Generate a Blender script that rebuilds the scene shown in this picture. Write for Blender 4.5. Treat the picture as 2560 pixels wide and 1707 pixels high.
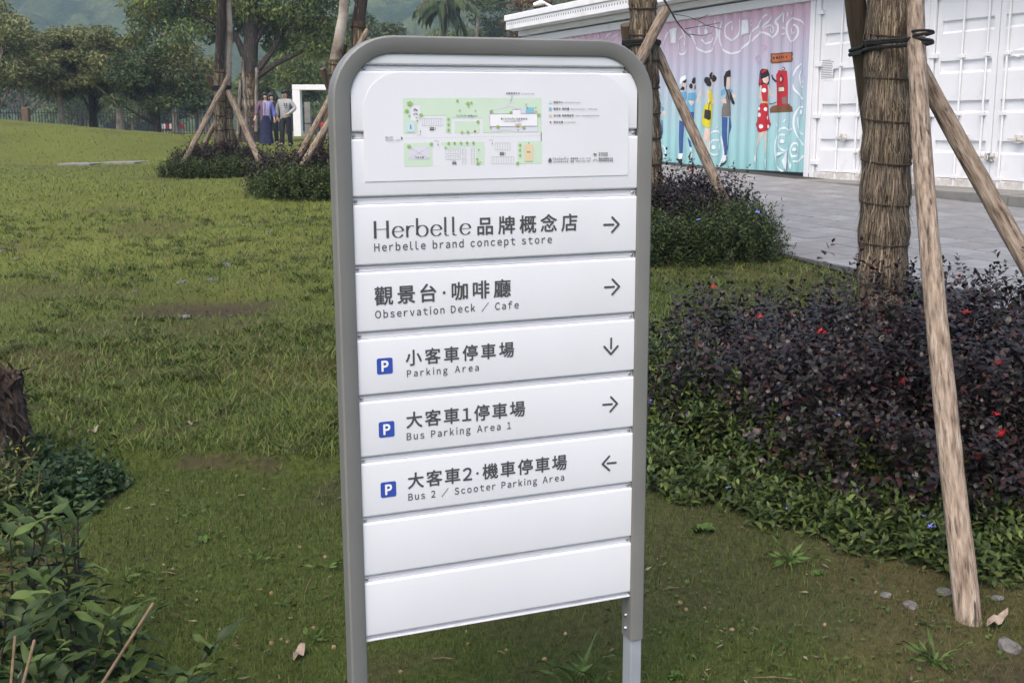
import bpy, bmesh, math, random
import numpy as np
from mathutils import Vector, Matrix
from mathutils.geometry import tessellate_polygon

for o in list(bpy.data.objects):
    bpy.data.objects.remove(o)
SC = bpy.context.scene
COL = SC.collection
rad = math.radians

# ------------------------------------------------------------------ camera
FPX = 2889.0                      # focal length in pixels of the 2560 px wide photograph
PITCH = rad(10.46)
CAMZ = 1.55
cam = bpy.data.cameras.new("camera")
cam.sensor_width = 36.0
cam.lens = 36.0 * FPX / 2560.0
cam.clip_start = 0.05
cam.clip_end = 6000.0
camo = bpy.data.objects.new("camera", cam)
camo.location = (0, 0, CAMZ)
camo.rotation_euler = (math.pi / 2 - PITCH, 0, 0)
COL.objects.link(camo)
SC.camera = camo

# ------------------------------------------------------------------ light
SUN_EL, SUN_AZ = 58.0, 205.0      # azimuth clockwise from +Y: behind the camera, a little to the left
W = bpy.data.worlds.new("World")
SC.world = W
W.use_nodes = True
nt = W.node_tree
sky = nt.nodes.new("ShaderNodeTexSky")
sky.sky_type = 'NISHITA'
sky.sun_disc = False
sky.sun_elevation = rad(SUN_EL)
sky.sun_rotation = rad(SUN_AZ)
sky.air_density = 1.0
sky.dust_density = 5.0
sky.ozone_density = 1.0
nt.nodes["Background"].inputs["Strength"].default_value = 0.15
nt.links.new(sky.outputs[0], nt.nodes["Background"].inputs["Color"])
sun = bpy.data.lights.new("sun", 'SUN')
sun.energy = 0.7
sun.angle = rad(60)
sun.color = (1.0, 0.94, 0.84)
suno = bpy.data.objects.new("sun", sun)
d = Vector((math.sin(rad(SUN_AZ)) * math.cos(rad(SUN_EL)), math.cos(rad(SUN_AZ)) * math.cos(rad(SUN_EL)), math.sin(rad(SUN_EL))))
suno.rotation_euler = d.to_track_quat('Z', 'Y').to_euler()
suno.location = (0, -5, 30)
COL.objects.link(suno)
SC.view_settings.view_transform = 'Standard'
SC.view_settings.look = 'None'
SC.view_settings.exposure = 1.16
SC.view_settings.gamma = 1.0
SC.cycles.max_bounces = 5
SC.cycles.diffuse_bounces = 3
SC.cycles.glossy_bounces = 2
SC.cycles.transmission_bounces = 3
SC.cycles.transparent_max_bounces = 6
SC.cycles.volume_bounces = 1
SC.cycles.use_denoising = True
SC.cycles.sample_clamp_indirect = 6.0

# ------------------------------------------------------------------ helpers
R = np.random.default_rng(7)
random.seed(5)
_tab = np.random.default_rng(3).random((256, 256))

def vn(x, y, s=1.0, seed=0):
    """smooth value noise 0..1"""
    x = np.asarray(x, float) / s + seed * 17.3
    y = np.asarray(y, float) / s + seed * 9.7
    xi = np.floor(x).astype(int); yi = np.floor(y).astype(int)
    fx = x - xi; fy = y - yi
    fx = fx * fx * (3 - 2 * fx); fy = fy * fy * (3 - 2 * fy)
    a = _tab[xi % 256, yi % 256]; b = _tab[(xi + 1) % 256, yi % 256]
    c = _tab[xi % 256, (yi + 1) % 256]; e = _tab[(xi + 1) % 256, (yi + 1) % 256]
    return (a * (1 - fx) + b * fx) * (1 - fy) + (c * (1 - fx) + e * fx) * fy

def fbm(x, y, s, seed=0, o=3):
    t = 0; a = 1; n = 0
    for i in range(o):
        t = t + a * vn(x, y, s / 2 ** i, seed + i); n += a; a *= .5
    return t / n

def sstep(t):
    t = np.clip(t, 0, 1)
    return t * t * (3 - 2 * t)

def unit(v):
    v = np.asarray(v, float)
    return v / np.maximum(np.linalg.norm(v, axis=-1, keepdims=True), 1e-9)

CP, SP = math.cos(PITCH), math.sin(PITCH)

def ray(px, py):
    """direction through a pixel of the photograph"""
    a = (px - 1280) / FPX; c = -(py - 853.5) / FPX
    return np.array([a, CP + c * SP, -SP + c * CP])

_py = np.array([-60, 0, 2.0, 2.7, 3.4, 5.4, 10, 15, 20, 25, 37, 50, 80, 200, 4000.])
_pz = np.array([-.25, -.1, -.03, 0., .07, .25, .47, .68, .75, .80, 1.0, 1.2, 1.3, 1.0, 1.0])
_yy = np.linspace(-60, 200, 5201)
_zz = np.convolve(np.pad(np.interp(_yy, _py, _pz), 20, mode='edge'), np.ones(41) / 41, 'valid')

EDGE = [(9., -4.), (4.5, 3.), (3.13, 7.2), (2.35, 9.97), (1.4, 13.5), (.3, 18.), (-1.5, 24.), (-4., 32.)]

def edge_x(y):
    return np.interp(y, [p[1] for p in EDGE], [p[0] for p in EDGE])

def zpav(y):
    return .435 + (np.asarray(y) - 8.5) * .0333

def terrace(x, y):
    """the raised lawn beyond the little earth step on the left"""
    yl = 4.60 + .10 * np.sin(x * 2.1) + .16 * (vn(x, y, .8, 5) - .5)
    a = sstep((y - yl) / .055)
    b = sstep((.25 - x) / .9)
    c = sstep((-x - 1.75) / .25) * sstep((y - 3.7) / .4)
    return np.maximum(a * b, 0.6 * c)

def H(x, y, fine=True):
    x = np.asarray(x, float); y = np.asarray(y, float)
    z = np.interp(y, _yy, _zz)
    z = z + sstep((-x - 6.2) / 3.2) * (.40 + .085 * np.clip(-x - 8, 0, 14)) * np.exp(-((y - 31) / 4.2) ** 2)
    t = terrace(x, y)
    fade = 1 - sstep((y - 5) / 9)
    z = z + .06 * t * fade
    # soft hollow with bare soil
    z = z - .05 * np.exp(-(((x + 2.05) / .45) ** 2 + ((y - 7.55) / .33) ** 2))
    if fine:
        k = np.clip(1.2 - np.abs(y) / 60, .2, 1)
        z = z + k * (.05 * (fbm(x, y, 1.3, 1) - .5) + .02 * (vn(x, y, .23, 4) - .5))
    # the paving lies in a flat sheet of its own
    p = sstep((x - edge_x(y)) / .25 + .4) * sstep((y + 6) / 3)
    z = z * (1 - p) + (np.where(y > 3, zpav(y), np.interp(y, _yy, _zz)) - .05) * p
    # the beds under the shrubs
    return z

def ground(px, py):
    dr = ray(px, py); t = 1.0
    for i in range(4000):
        q = dr * t
        if CAMZ + q[2] < float(H(q[0], q[1], False)):
            break
        t *= 1.002
    return float(q[0]), float(q[1])

def at_depth(px, py, y):
    dr = ray(px, py); q = dr * (y / dr[1])
    return np.array([q[0], q[1], CAMZ + q[2]])

def nodes_of(m):
    return m.node_tree.nodes, m.node_tree.links

def mat(name, cols, scale=6.0, rough=.6, bump=0., bscale=None, stretch=(1, 1, 1), attr=None, spec=.3, metal=0., detail=4., ramp=(.3, .7), mix2=None, coat=0., trans=0.):
    """procedural material: two tones mixed by noise (or a colour attribute varied by noise), with relief"""
    m = bpy.data.materials.new(name); m.use_nodes = True
    N, L = nodes_of(m); b = N["Principled BSDF"]
    tc = N.new("ShaderNodeTexCoord"); mp = N.new("ShaderNodeMapping")
    mp.inputs["Scale"].default_value = stretch
    L.new(tc.outputs["Object"], mp.inputs[0])
    nz = N.new("ShaderNodeTexNoise"); nz.inputs["Scale"].default_value = scale; nz.inputs["Detail"].default_value = detail
    L.new(mp.outputs[0], nz.inputs[0])
    cr = N.new("ShaderNodeValToRGB")
    els = cr.color_ramp.elements
    els[0].position, els[1].position = ramp
    if len(cols) == 1: cols = [cols[0], cols[0]]
    els[0].color = (*cols[0], 1); els[1].color = (*cols[-1], 1)
    for i, c in enumerate(cols[1:-1]):
        e = els.new(ramp[0] + (ramp[1] - ramp[0]) * (i + 1) / (len(cols) - 1)); e.color = (*c, 1)
    L.new(nz.outputs[0], cr.inputs[0])
    out = cr.outputs[0]
    if attr:
        at = N.new("ShaderNodeAttribute"); at.attribute_name = attr
        mx = N.new("ShaderNodeMix"); mx.data_type = 'RGBA'; mx.blend_type = 'MULTIPLY'
        mx.inputs["Factor"].default_value = 1.0
        L.new(at.outputs["Color"], mx.inputs["A"]); L.new(out, mx.inputs["B"]); out = mx.outputs["Result"]
    if mix2:      # (colour, scale, low, high): a second layer of blotches
        n2 = N.new("ShaderNodeTexNoise"); n2.inputs["Scale"].default_value = mix2[1]; n2.inputs["Detail"].default_value = 5
        L.new(mp.outputs[0], n2.inputs[0])
        mr = N.new("ShaderNodeMapRange"); mr.inputs[1].default_value = mix2[2]; mr.inputs[2].default_value = mix2[3]
        L.new(n2.outputs[0], mr.inputs[0])
        mx = N.new("ShaderNodeMix"); mx.data_type = 'RGBA'
        L.new(mr.outputs[0], mx.inputs["Factor"]); L.new(out, mx.inputs["A"]); mx.inputs["B"].default_value = (*mix2[0], 1)
        out = mx.outputs["Result"]
    L.new(out, b.inputs["Base Color"])
    b.inputs["Roughness"].default_value = rough
    b.inputs["Specular IOR Level"].default_value = spec
    b.inputs["Metallic"].default_value = metal
    b.inputs["Coat Weight"].default_value = coat
    if bump:
        n3 = N.new("ShaderNodeTexNoise"); n3.inputs["Scale"].default_value = bscale or scale * 3; n3.inputs["Detail"].default_value = 5
        L.new(mp.outputs[0], n3.inputs[0])
        bp = N.new("ShaderNodeBump"); bp.inputs["Strength"].default_value = bump; bp.inputs["Distance"].default_value = .01
        L.new(n3.outputs[0], bp.inputs["Height"]); L.new(bp.outputs[0], b.inputs["Normal"])
    if trans:
        tr = N.new("ShaderNodeBsdfTranslucent"); L.new(out, tr.inputs["Color"])
        ms = N.new("ShaderNodeMixShader"); ms.inputs[0].default_value = trans
        L.new(b.outputs[0], ms.inputs[1]); L.new(tr.outputs[0], ms.inputs[2])
        L.new(ms.outputs[0], N["Material Output"].inputs[0])
    return m

def mesh(name, V, polys, cols=None, smooth=False, mats=(), midx=None):
    """mesh data from numpy arrays; polys: list of (n,k) index arrays or ragged list of tuples"""
    me = bpy.data.meshes.new(name)
    V = np.asarray(V, np.float32)
    me.vertices.add(len(V)); me.vertices.foreach_set("co", V.ravel())
    idx = []; starts = []; st = 0
    for f in polys:
        if isinstance(f, np.ndarray):
            n, k = f.shape
            idx.append(f.ravel()); starts.append(st + np.arange(n) * k); st += n * k
        else:
            idx.append(np.array(f)); starts.append(np.array([st])); st += len(f)
    idx = np.concatenate(idx).astype(np.int32); starts = np.concatenate(starts).astype(np.int32)
    me.loops.add(len(idx)); me.loops.foreach_set("vertex_index", idx)
    me.polygons.add(len(starts)); me.polygons.foreach_set("loop_start", starts)
    if smooth: me.polygons.foreach_set("use_smooth", np.ones(len(starts), bool))
    for m in mats: me.materials.append(m)
    if midx is not None: me.polygons.foreach_set("material_index", np.asarray(midx, np.int32))
    me.update(calc_edges=True)
    if cols is not None:
        a = me.color_attributes.new("tint", 'FLOAT_COLOR', 'POINT')
        c = np.ones((len(V), 4), np.float32); c[:, :3] = cols
        a.data.foreach_set("color", c.ravel())
    return me

def put(name, me, parent=None, m=None, loc=None):
    o = bpy.data.objects.new(name, me)
    COL.objects.link(o)
    if m is not None and not me.materials: me.materials.append(m)
    if parent is not None: o.parent = parent
    if loc is not None: o.location = loc
    return o

def thing(name, label, cat, loc=(0, 0, 0), group=None, rot=None):
    o = bpy.data.objects.new(name, None); COL.objects.link(o)
    o.empty_display_size = .1
    o.location = loc
    if rot: o.rotation_euler = rot
    return tag(o, label, cat, group)

def tag(o, label=None, cat=None, group=None, kind=None):
    if label: o["label"] = label
    if cat: o["category"] = cat
    if group: o["group"] = group
    if kind: o["kind"] = kind
    return o

class MB:
    """collects polygons, then becomes one mesh object"""
    def __init__(s): s.v = []; s.f = []
    def add(s, V, F):
        k = len(s.v); s.v += [tuple(map(float, p)) for p in V]; s.f += [tuple(i + k for i in f) for f in F]; return s
    def box(s, x0, x1, y0, y1, z0, z1):
        return s.add([(x0, y0, z0), (x1, y0, z0), (x1, y1, z0), (x0, y1, z0), (x0, y0, z1), (x1, y0, z1), (x1, y1, z1), (x0, y1, z1)],
                     [(3, 2, 1, 0), (4, 5, 6, 7), (0, 1, 5, 4), (1, 2, 6, 5), (2, 3, 7, 6), (3, 0, 4, 7)])
    def tube(s, P, r, n=8, cap=True, jit=0.):
        P = [Vector(p) for p in P]; r = [r] * len(P) if np.isscalar(r) else r
        V = []; up = None
        for i, p in enumerate(P):
            t = (P[min(i + 1, len(P) - 1)] - P[max(i - 1, 0)]).normalized()
            if up is None:
                up = t.orthogonal().normalized()
            up = (up - t * up.dot(t)).normalized(); w = t.cross(up)
            for k in range(n):
                a = 2 * math.pi * k / n
                q = r[i] * (1 + (random.uniform(-jit, jit) if jit else 0))
                V.append(p + (up * math.cos(a) + w * math.sin(a)) * q)
        F = [(i * n + k, i * n + (k + 1) % n, (i + 1) * n + (k + 1) % n, (i + 1) * n + k) for i in range(len(P) - 1) for k in range(n)]
        if cap: F += [tuple(range(n))[::-1], tuple((len(P) - 1) * n + k for k in range(n))]
        return s.add(V, F)
    def build(s, name, m, parent=None, smooth=False, bevel=0., loc=None):
        me = bpy.data.meshes.new(name); me.from_pydata(s.v, [], s.f); me.update()
        if bevel:
            bm = bmesh.new(); bm.from_mesh(me)
            bmesh.ops.bevel(bm, geom=[e for e in bm.edges if len(e.link_faces) == 2 and e.calc_face_angle(0) > .6], offset=bevel, segments=2, affect='EDGES', profile=.6)
            bm.to_mesh(me); bm.free()
        if smooth:
            me.polygons.foreach_set("use_smooth", np.ones(len(me.polygons), bool))
            me.set_sharp_from_angle(angle=rad(40))
        return put(name, me, parent, m, loc)

def leaf_arrays(P, D, Nn, L, Wd, droop=.15, fold=.15):
    """leaf blades: base point, direction, normal, length, width -> verts (n,6,3)"""
    n = len(P); D = unit(D); S = unit(np.cross(D, Nn)); U = np.cross(S, D)
    L = np.broadcast_to(np.asarray(L, float), n)[:, None]; Wd = np.broadcast_to(np.asarray(Wd, float), n)[:, None]
    V = np.empty((n, 6, 3))
    V[:, 0] = P
    V[:, 1] = P + D * L * .35 - S * Wd * .5 + U * Wd * fold
    V[:, 2] = P + D * L * .35 + S * Wd * .5 + U * Wd * fold
    V[:, 3] = P + D * L * .72 - S * Wd * .36 + U * (Wd * fold - L * droop * .35)
    V[:, 4] = P + D * L * .72 + S * Wd * .36 + U * (Wd * fold - L * droop * .35)
    V[:, 5] = P + D * L - U * L * droop
    return V

def leaf_mesh(name, V, col, simple=False):
    if simple:                                     # far foliage: one four-cornered blade per leaf
        n = len(V); b = np.arange(n)[:, None] * 4
        return mesh(name, V[:, [0, 2, 5, 1]].reshape(-1, 3), [b + [0, 1, 2, 3]], cols=np.repeat(col, 4, 0))
    n = len(V); b = np.arange(n)[:, None] * 6
    t = np.concatenate([b + [0, 2, 1], b + [3, 4, 5]]); q = b + [1, 2, 4, 3]
    return mesh(name, V.reshape(-1, 3), [t, q], cols=np.repeat(col, 6, 0))

def rand_dirs(n):
    v = R.normal(size=(n, 3)); return unit(v)

# ------------------------------------------------------------------ materials
def var(c, k=.6): return tuple(x * k for x in c)
M = {}
M['white_panel'] = mat("white_panel", [(.71, .72, .75), (.755, .765, .80)], 3, .30, .03, 300, spec=.4, mix2=((.42, .41, .38), 210, .735, .79))
M['white_groove'] = mat("groove_aluminium", [(.62, .62, .66), (.72, .72, .75)], 9, .35, stretch=(.3, 1, 4), mix2=((.10, .09, .07), 40, .66, .82))
M['frame'] = mat("warm_grey_powder_coat", [(.158, .159, .152), (.188, .189, .180)], 5, .42, .12, 900, spec=.45)
M['inner_post'] = mat("cool_grey_steel", [(.27, .29, .32), (.34, .36, .39)], 8, .38, spec=.5)
M['screw'] = mat("screw_steel", [(.35, .36, .38), (.5, .5, .5)], 60, .3, metal=.8)
M['ink'] = mat("charcoal_ink", [(.068, .067, .072), (.082, .081, .087)], 20, .5)
M['ink_light'] = mat("grey_ink", [(.13, .13, .15), (.16, .16, .18)], 20, .5)
M['blue'] = mat("parking_blue_vinyl", [(.035, .075, .36), (.04, .085, .40)], 10, .35)
M['white_ink'] = mat("white_vinyl", [(.80, .80, .83), (.84, .84, .86)], 10, .4)
M['mapgreen'] = mat("map_pale_green", [(.56, .70, .55), (.60, .73, .59)], 20, .4)
M['maplav'] = mat("map_pale_lilac", [(.64, .64, .72), (.68, .68, .75)], 20, .4)
M['maptree'] = mat("map_leaf_green", [(.26, .42, .10), (.34, .50, .16)], 90, .4)
M['mapblue'] = mat("map_pool_blue", [(.22, .50, .62), (.26, .54, .66)], 20, .4)
M['mapinfo'] = mat("map_pale_blue", [(.55, .70, .76), (.58, .73, .78)], 20, .4)
M['mapsand'] = mat("map_sand", [(.72, .58, .38), (.76, .62, .42)], 20, .4)
M['mapred'] = mat("map_red", [(.25, .04, .05), (.30, .05, .06)], 20, .4)
M['wood'] = mat("weathered_stake_wood", [(.075, .055, .040), (.21, .158, .115), (.30, .235, .178), (.38, .32, .255)], 16, .88, 1.0, 40, stretch=(5, 5, .7), ramp=(.30, .70), detail=10, mix2=((.055, .044, .036), 9, .60, .68))
M['wood_dark'] = mat("dark_stake_wood", [(.07, .05, .034), (.16, .115, .075)], 7, .85, .5, 26, stretch=(5, 5, .5))
M['straw'] = mat("straw_fibre", [(.75, .75, .75), (1.15, 1.12, 1.05)], 9, .85, attr="tint")
M['strawcore'] = mat("packed_straw", [(.055, .038, .022), (.16, .11, .065)], 14, .9, .6, 60, stretch=(4, 4, .3))
M['rope'] = mat("dark_rope", [(.030, .022, .016), (.075, .052, .034)], 60, .9, .4)
M['strap'] = mat("black_rubber_strap", [(.010, .011, .011), (.020, .021, .020)], 30, .55)
M['bark'] = mat("grey_bark", [(.055, .045, .038), (.17, .14, .12), (.30, .28, .25)], 3.5, .9, .7, 20, stretch=(3, 3, .8))
M['bark_dark'] = mat("dark_fissured_bark", [(.022, .018, .016), (.075, .060, .052)], 5, .95, .9, 18, stretch=(5, 5, .6), mix2=((.28, .26, .24), 9, .62, .72))
M['bark_pale'] = mat("pale_lichen_bark", [(.09, .07, .055), (.30, .26, .22), (.42, .39, .35)], 4, .9, .5, 22)
M['leaf'] = mat("leaf_tinted", [(.8, .8, .8), (1.15, 1.15, 1.1)], 30, .55, attr="tint", spec=.35, trans=.22)
M['leaf_far'] = mat("far_leaf_tinted", [(.75, .75, .75), (1.2, 1.2, 1.15)], 2, .7, attr="tint", spec=.2, trans=.2)
M['leaf_purple'] = mat("purple_leaf_tinted", [(.8, .8, .8), (1.15, 1.15, 1.15)], 30, .38, attr="tint", spec=.38, trans=.10)
M['leaf_gloss'] = mat("broad_leaf_tinted", [(.8, .8, .8), (1.15, 1.15, 1.1)], 40, .55, attr="tint", spec=.25, trans=.18)
M['grassblade'] = mat("grass_blade_tinted", [(.8, .8, .8), (1.15, 1.15, 1.1)], 5, .6, attr="tint", spec=.25, trans=.25)
M['petal_red'] = mat("red_petal", [(.34, .008, .012), (.48, .015, .02)], 40, .5, trans=.2)
M['petal_blue'] = mat("blue_petal", [(.20, .22, .70), (.30, .32, .80)], 40, .5, trans=.2)
M['petal_yellow'] = mat("yellow_petal", [(.75, .50, .03), (.85, .62, .05)], 40, .5, trans=.2)
M['soil'] = mat("dry_soil", [(.060, .042, .030), (.13, .095, .070)], 30, .95, .6, 120)
M['stone'] = mat("pale_stone", [(.06, .055, .048), (.20, .19, .18)], 18, .85, .5, 60)
M['slab'] = mat("concrete_slab", [(.17, .165, .15), (.24, .235, .22)], 4, .9, .3, 60, mix2=((.16, .15, .12), 2, .55, .75))
M['fruit'] = mat("tan_fruit", [(.18, .12, .06), (.32, .22, .12)], 60, .6)
M['dryleaf'] = mat("dry_leaf", [(.15, .11, .08), (.30, .24, .19)], 30, .85, .5)
M['twig'] = mat("tan_twig", [(.08, .055, .03), (.19, .135, .08)], 30, .85)
M['steel_black'] = mat("black_fence_paint", [(.010, .012, .014), (.022, .026, .028)], 10, .5)
M['white_paint'] = mat("white_paint", [(.78, .78, .80), (.83, .83, .84)], 2, .45, mix2=((.60, .60, .59), 1.2, .62, .85))
# ------------------------------------------------------------------ the ground
def axis(pts):
    a = []
    for (lo, hi, step) in pts: a += list(np.arange(lo, hi, step))
    a.append(pts[-1][1]); return np.array(a)
gx = axis([(-700, -60, 40), (-60, -20, 2), (-20, -6, .4), (-6, -2.6, .12), (-2.6, 2.6, .05), (2.6, 6, .12), (6, 20, .6), (20, 60, 4), (60, 700, 40)])
gy = axis([(-300, -20, 28), (-20, 0, 2), (0, 1.6, .2), (1.6, 4.3, .05), (4.3, 5.0, .025), (5.0, 6.5, .05), (6.5, 12, .12), (12, 40, .35), (40, 80, 2), (80, 260, 20), (260, 900, 80)])
X, Y = np.meshgrid(gx, gy)
Z = H(X, Y)
nx, ny = len(gx), len(gy)
i0 = (np.arange(ny - 1)[:, None] * nx + np.arange(nx - 1)[None]).ravel()
F = np.stack([i0, i0 + 1, i0 + nx + 1, i0 + nx], 1)

def soilness(x, y):
    """0..1 how bare the lawn is at a place (worn patches, the soil hollow, the step's face)"""
    s = sstep((fbm(x, y, 1.1, 21) - .64) / .12) * .45
    s = np.maximum(s, np.exp(-(((x + 2.0) / .52) ** 4 + ((y - 7.5) / .28) ** 4)))
    s = np.maximum(s, .8 * np.exp(-(((x + 1.05) / .65) ** 4 + ((y - 4.62 - .10 * np.sin(x * 2.1) - .16 * (vn(x, y, .8, 5) - .5)) / .03) ** 4)) * sstep((vn(x, y, .16, 77) - .25) / .3))
    s = np.maximum(s, .55 * np.exp(-(((x - .62) / .16) ** 2 + ((y - 3.45) / .2) ** 2)))
    s = np.maximum(s, .9 * np.exp(-(((x - 1.42) / .30) ** 2 + ((y - 2.95) / .25) ** 2)))
    s = np.maximum(s, .5 * sstep((fbm(x, y, .30, 31) - .66) / .1) * (y < 6))
    return s

def drygrass(x, y):
    return sstep((fbm(x, y, .8, 41) - .42) / .25)

cols = np.empty((X.size, 3))
xs, ys = X.ravel(), Y.ravel()
sn = soilness(xs, ys)[:, None]; dn = drygrass(xs, ys)[:, None]
gcol = np.array([.048, .066, .017]) * (1 - dn) + np.array([.070, .068, .024]) * dn
far = sstep((ys - 4.6) / 6)[:, None] * np.maximum(sstep((ys - 8) / 4), sstep((.3 - xs) / .5))[:, None]
gcol = gcol * (1 - far) + np.array([.114, .130, .030]) * far * (.8 + .4 * fbm(xs, ys, 2.5, 51)[:, None])  # near turf stays darker than far turf: its shade is partly painted in
cols = gcol * (1 - sn) + np.array([.052, .041, .028]) * sn
m_lawn = mat("lawn_turf", [(.7, .7, .7), (1.25, 1.22, 1.15)], 45, .95, .8, 160, attr="tint", spec=.1, detail=6)
lawn = put("lawn", mesh("lawn", np.stack([xs, ys, Z.ravel()], 1), [F], cols=cols, smooth=True), m=m_lawn)
tag(lawn, kind="structure")

# ------------------------------------------------------------------ paving by the containers
WA = rad(25.0)                                    # the container row runs 25 degrees left of straight ahead
WD = np.array([-math.sin(WA), math.cos(WA)])      # along the wall, away from the camera
WN = np.array([math.cos(WA), math.sin(WA)])       # into the wall
C0 = np.array([4.80, 18.9])                       # foot of the wall where the mural ends
CZ = .785
m_bed = mat("paving_joint_sand", [(.030, .028, .025), (.06, .056, .05)], 20, .95)
def wallxy(s, n): return C0 + WD * s + WN * n
pv = bpy.data.objects.new("pavement", None)
ey = np.linspace(3.2, 32, 60)
left = np.stack([edge_x(ey) - .02, ey], 1)
right = np.array([wallxy(s, .9) for s in np.linspace((32 - C0[1]) / WD[1], -16, 60)])
right = np.stack([np.interp(ey, right[::-1, 1], right[::-1, 0]), ey], 1)
V = np.concatenate([np.c_[left, zpav(ey) - .012], np.c_[right, zpav(ey) - .012]])
k = np.arange(59)
pv = put("pavement", mesh("pavement", V, [np.stack([k, k + 60, k + 61, k + 1], 1)]), m=m_bed)
tag(pv, kind="structure")
pav_mats = [mat("paver_grey_%d" % i, [tuple(np.array(c) * .86), tuple(np.array(c) * 1.08)], 5, .8, .25, 90, mix2=((.22, .22, .21), 3.0, .62, .85))
            for i, c in enumerate([(.205, .205, .205), (.225, .225, .226), (.255, .255, .256), (.215, .212, .210)])]
PL, PW, GAP = .42, .42, .0125
mb = MB().box(-PL / 2 + GAP, PL / 2 - GAP, -PW / 2 + GAP, PW / 2 - GAP, -.05, 0)
pav_me = []
for pm in pav_mats:
    me = bpy.data.meshes.new("paver"); me.from_pydata(mb.v, [], mb.f); me.update()
    bm = bmesh.new(); bm.from_mesh(me)
    bmesh.ops.bevel(bm, geom=[e for e in bm.edges if all(v.co.z > -.01 for v in e.verts)], offset=.004, segments=1, affect='EDGES')
    bm.to_mesh(me); bm.free(); me.materials.append(pm); pav_me.append(me)
slope = math.atan(.0333)
cand = []
for i in range(-60, 60):
    for j in range(-60, 8):
        s = (i + .5 * (j % 2)) * PL + .2; n = -.75 + j * PW
        if n > -.62: continue
        x, y = wallxy(s, n)
        if y < 3.4 or y > 31 or x < edge_x(y) + .15: continue
        if x / y > 1.1 or x / y < -.3: continue
        cand.append((x * x + y * y, x, y))
cand.sort()
rest = MB()
base_rot = Matrix.Rotation(math.atan2(WD[1], WD[0]), 4, 'Z')
tilt = Matrix.Rotation(slope, 4, 'X')
np_ = 0
seen_first = [c for c in cand if 0.13 < c[1] / c[2] < .50 and c[2] > 6.5] + []
keep = set(id(c) for c in seen_first[:300])
for c in cand:
    _, x, y = c
    z = zpav(y) + random.uniform(-.0015, .0015)
    mtx = Matrix.Translation((x, y, z)) @ tilt @ base_rot @ Matrix.Rotation(random.uniform(-.004, .004), 4, 'X')
    if id(c) in keep:
        o = put("paver", random.choice(pav_me), pv); o.matrix_local = mtx
    else:
        rest.add([mtx @ Vector(p) for p in mb.v], mb.f)
tag(rest.build("paver_field", pav_mats[1], pv), kind="stuff")
# pale concrete apron at the wall's foot
ap = MB()
def strip(mbv, s0, s1, n0, n1, z0, z1):
    a, b, c, e = wallxy(s0, n0), wallxy(s1, n0), wallxy(s1, n1), wallxy(s0, n1)
    mbv.add([(*a, z0), (*b, z0), (*c, z0), (*e, z0), (*a, z1), (*b, z1), (*c, z1), (*e, z1)],
            [(0, 1, 2, 3), (7, 6, 5, 4), (4, 5, 1, 0), (5, 6, 2, 1), (6, 7, 3, 2), (7, 4, 0, 3)])
for s0, s1 in ((-9, -4.88), (-4.88, -2.44), (-2.44, 0), (0, 4), (4, 8), (8, 13)):
    za = zpav(wallxy(s0, -.6)[1]) + .012
    strip(ap, s0 + .004, s1 - .004, -.62 if s0 >= -4 else -.95, .5, CZ - .35, max(CZ - .03, .70) if s0 > -5 else CZ - .04)
tag(ap.build("kerb_apron", M['slab'], None, bevel=.01), kind="structure")
# the concrete path on the left
x0, y0 = ground(168, 409); x1, y1 = ground(382, 403)
ps = MB()
for k in (0, 1, -3):
    xa = x0 + (x1 - x0) * (k / 2.); xb = x0 + (x1 - x0) * ((k + .96) / 2.)
    yc = y0 + (y1 - y0) * (k / 2.)
    ps.box(xa, xb, yc - .55, yc + .55, float(H(xa, yc)) - .1, float(H((xa + xb) / 2, yc)) + .015)
tag(ps.build("path", M['slab'], None, bevel=.01), kind="structure")

# ------------------------------------------------------------------ wooded hills behind, and the air
hx = np.linspace(-620, 620, 560); hy = np.linspace(170, 760, 330)
X, Y = np.meshgrid(hx, hy)
def hillbase(x, y):
    r = 150 * sstep((y - 185 + 26 * np.sin(x / 70)) / 420) * (.72 + .5 * fbm(x, y, 160, 61))
    return -4 + r + 10 * (fbm(x, y, 60, 66) - .5) * sstep((y - 190) / 60)
Z = hillbase(X, Y)
cell = 6.5
best = np.zeros_like(X); tone = np.zeros_like(X)
ix = np.floor(X / cell).astype(int); iy = np.floor(Y / cell).astype(int)
tb2 = np.random.default_rng(11).random((256, 256, 4))
for a in (-1, 0, 1):
    for b in (-1, 0, 1):
        h = tb2[(ix + a) % 256, (iy + b) % 256]
        cx = (ix + a + .15 + .7 * h[..., 0]) * cell; cy = (iy + b + .15 + .7 * h[..., 1]) * cell
        rr = cell * (.55 + .5 * h[..., 2])
        dd = np.clip(1 - ((X - cx) ** 2 + (Y - cy) ** 2) / rr ** 2, 0, None)
        hh = np.sqrt(dd) * rr * (.9 + .5 * h[..., 3])
        up = hh > best
        tone = np.where(up, h[..., 3], tone); best = np.where(up, hh, best)
Z = Z + best + 1.2 * (vn(X, Y, 1.7, 8) - .5)
nx, ny = len(hx), len(hy)
i0 = (np.arange(ny - 1)[:, None] * nx + np.arange(nx - 1)[None]).ravel()
F = np.stack([i0, i0 + 1, i0 + nx + 1, i0 + nx], 1)
tn = tone.ravel()[:, None]; pn = fbm(X.ravel(), Y.ravel(), 45, 71)[:, None]
hc = np.array([.022, .040, .018]) * (1 - tn) + np.array([.060, .080, .034]) * tn
hc = hc * (.7 + .6 * pn)
m_hill = mat("hill_forest", [(.55, .55, .55), (1.3, 1.3, 1.25)], .9, .95, attr="tint", spec=.05)
tag(put("hill", mesh("hill", np.stack([X.ravel(), Y.ravel(), Z.ravel()], 1), [F], cols=hc, smooth=True), m=m_hill), kind="structure")
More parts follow.
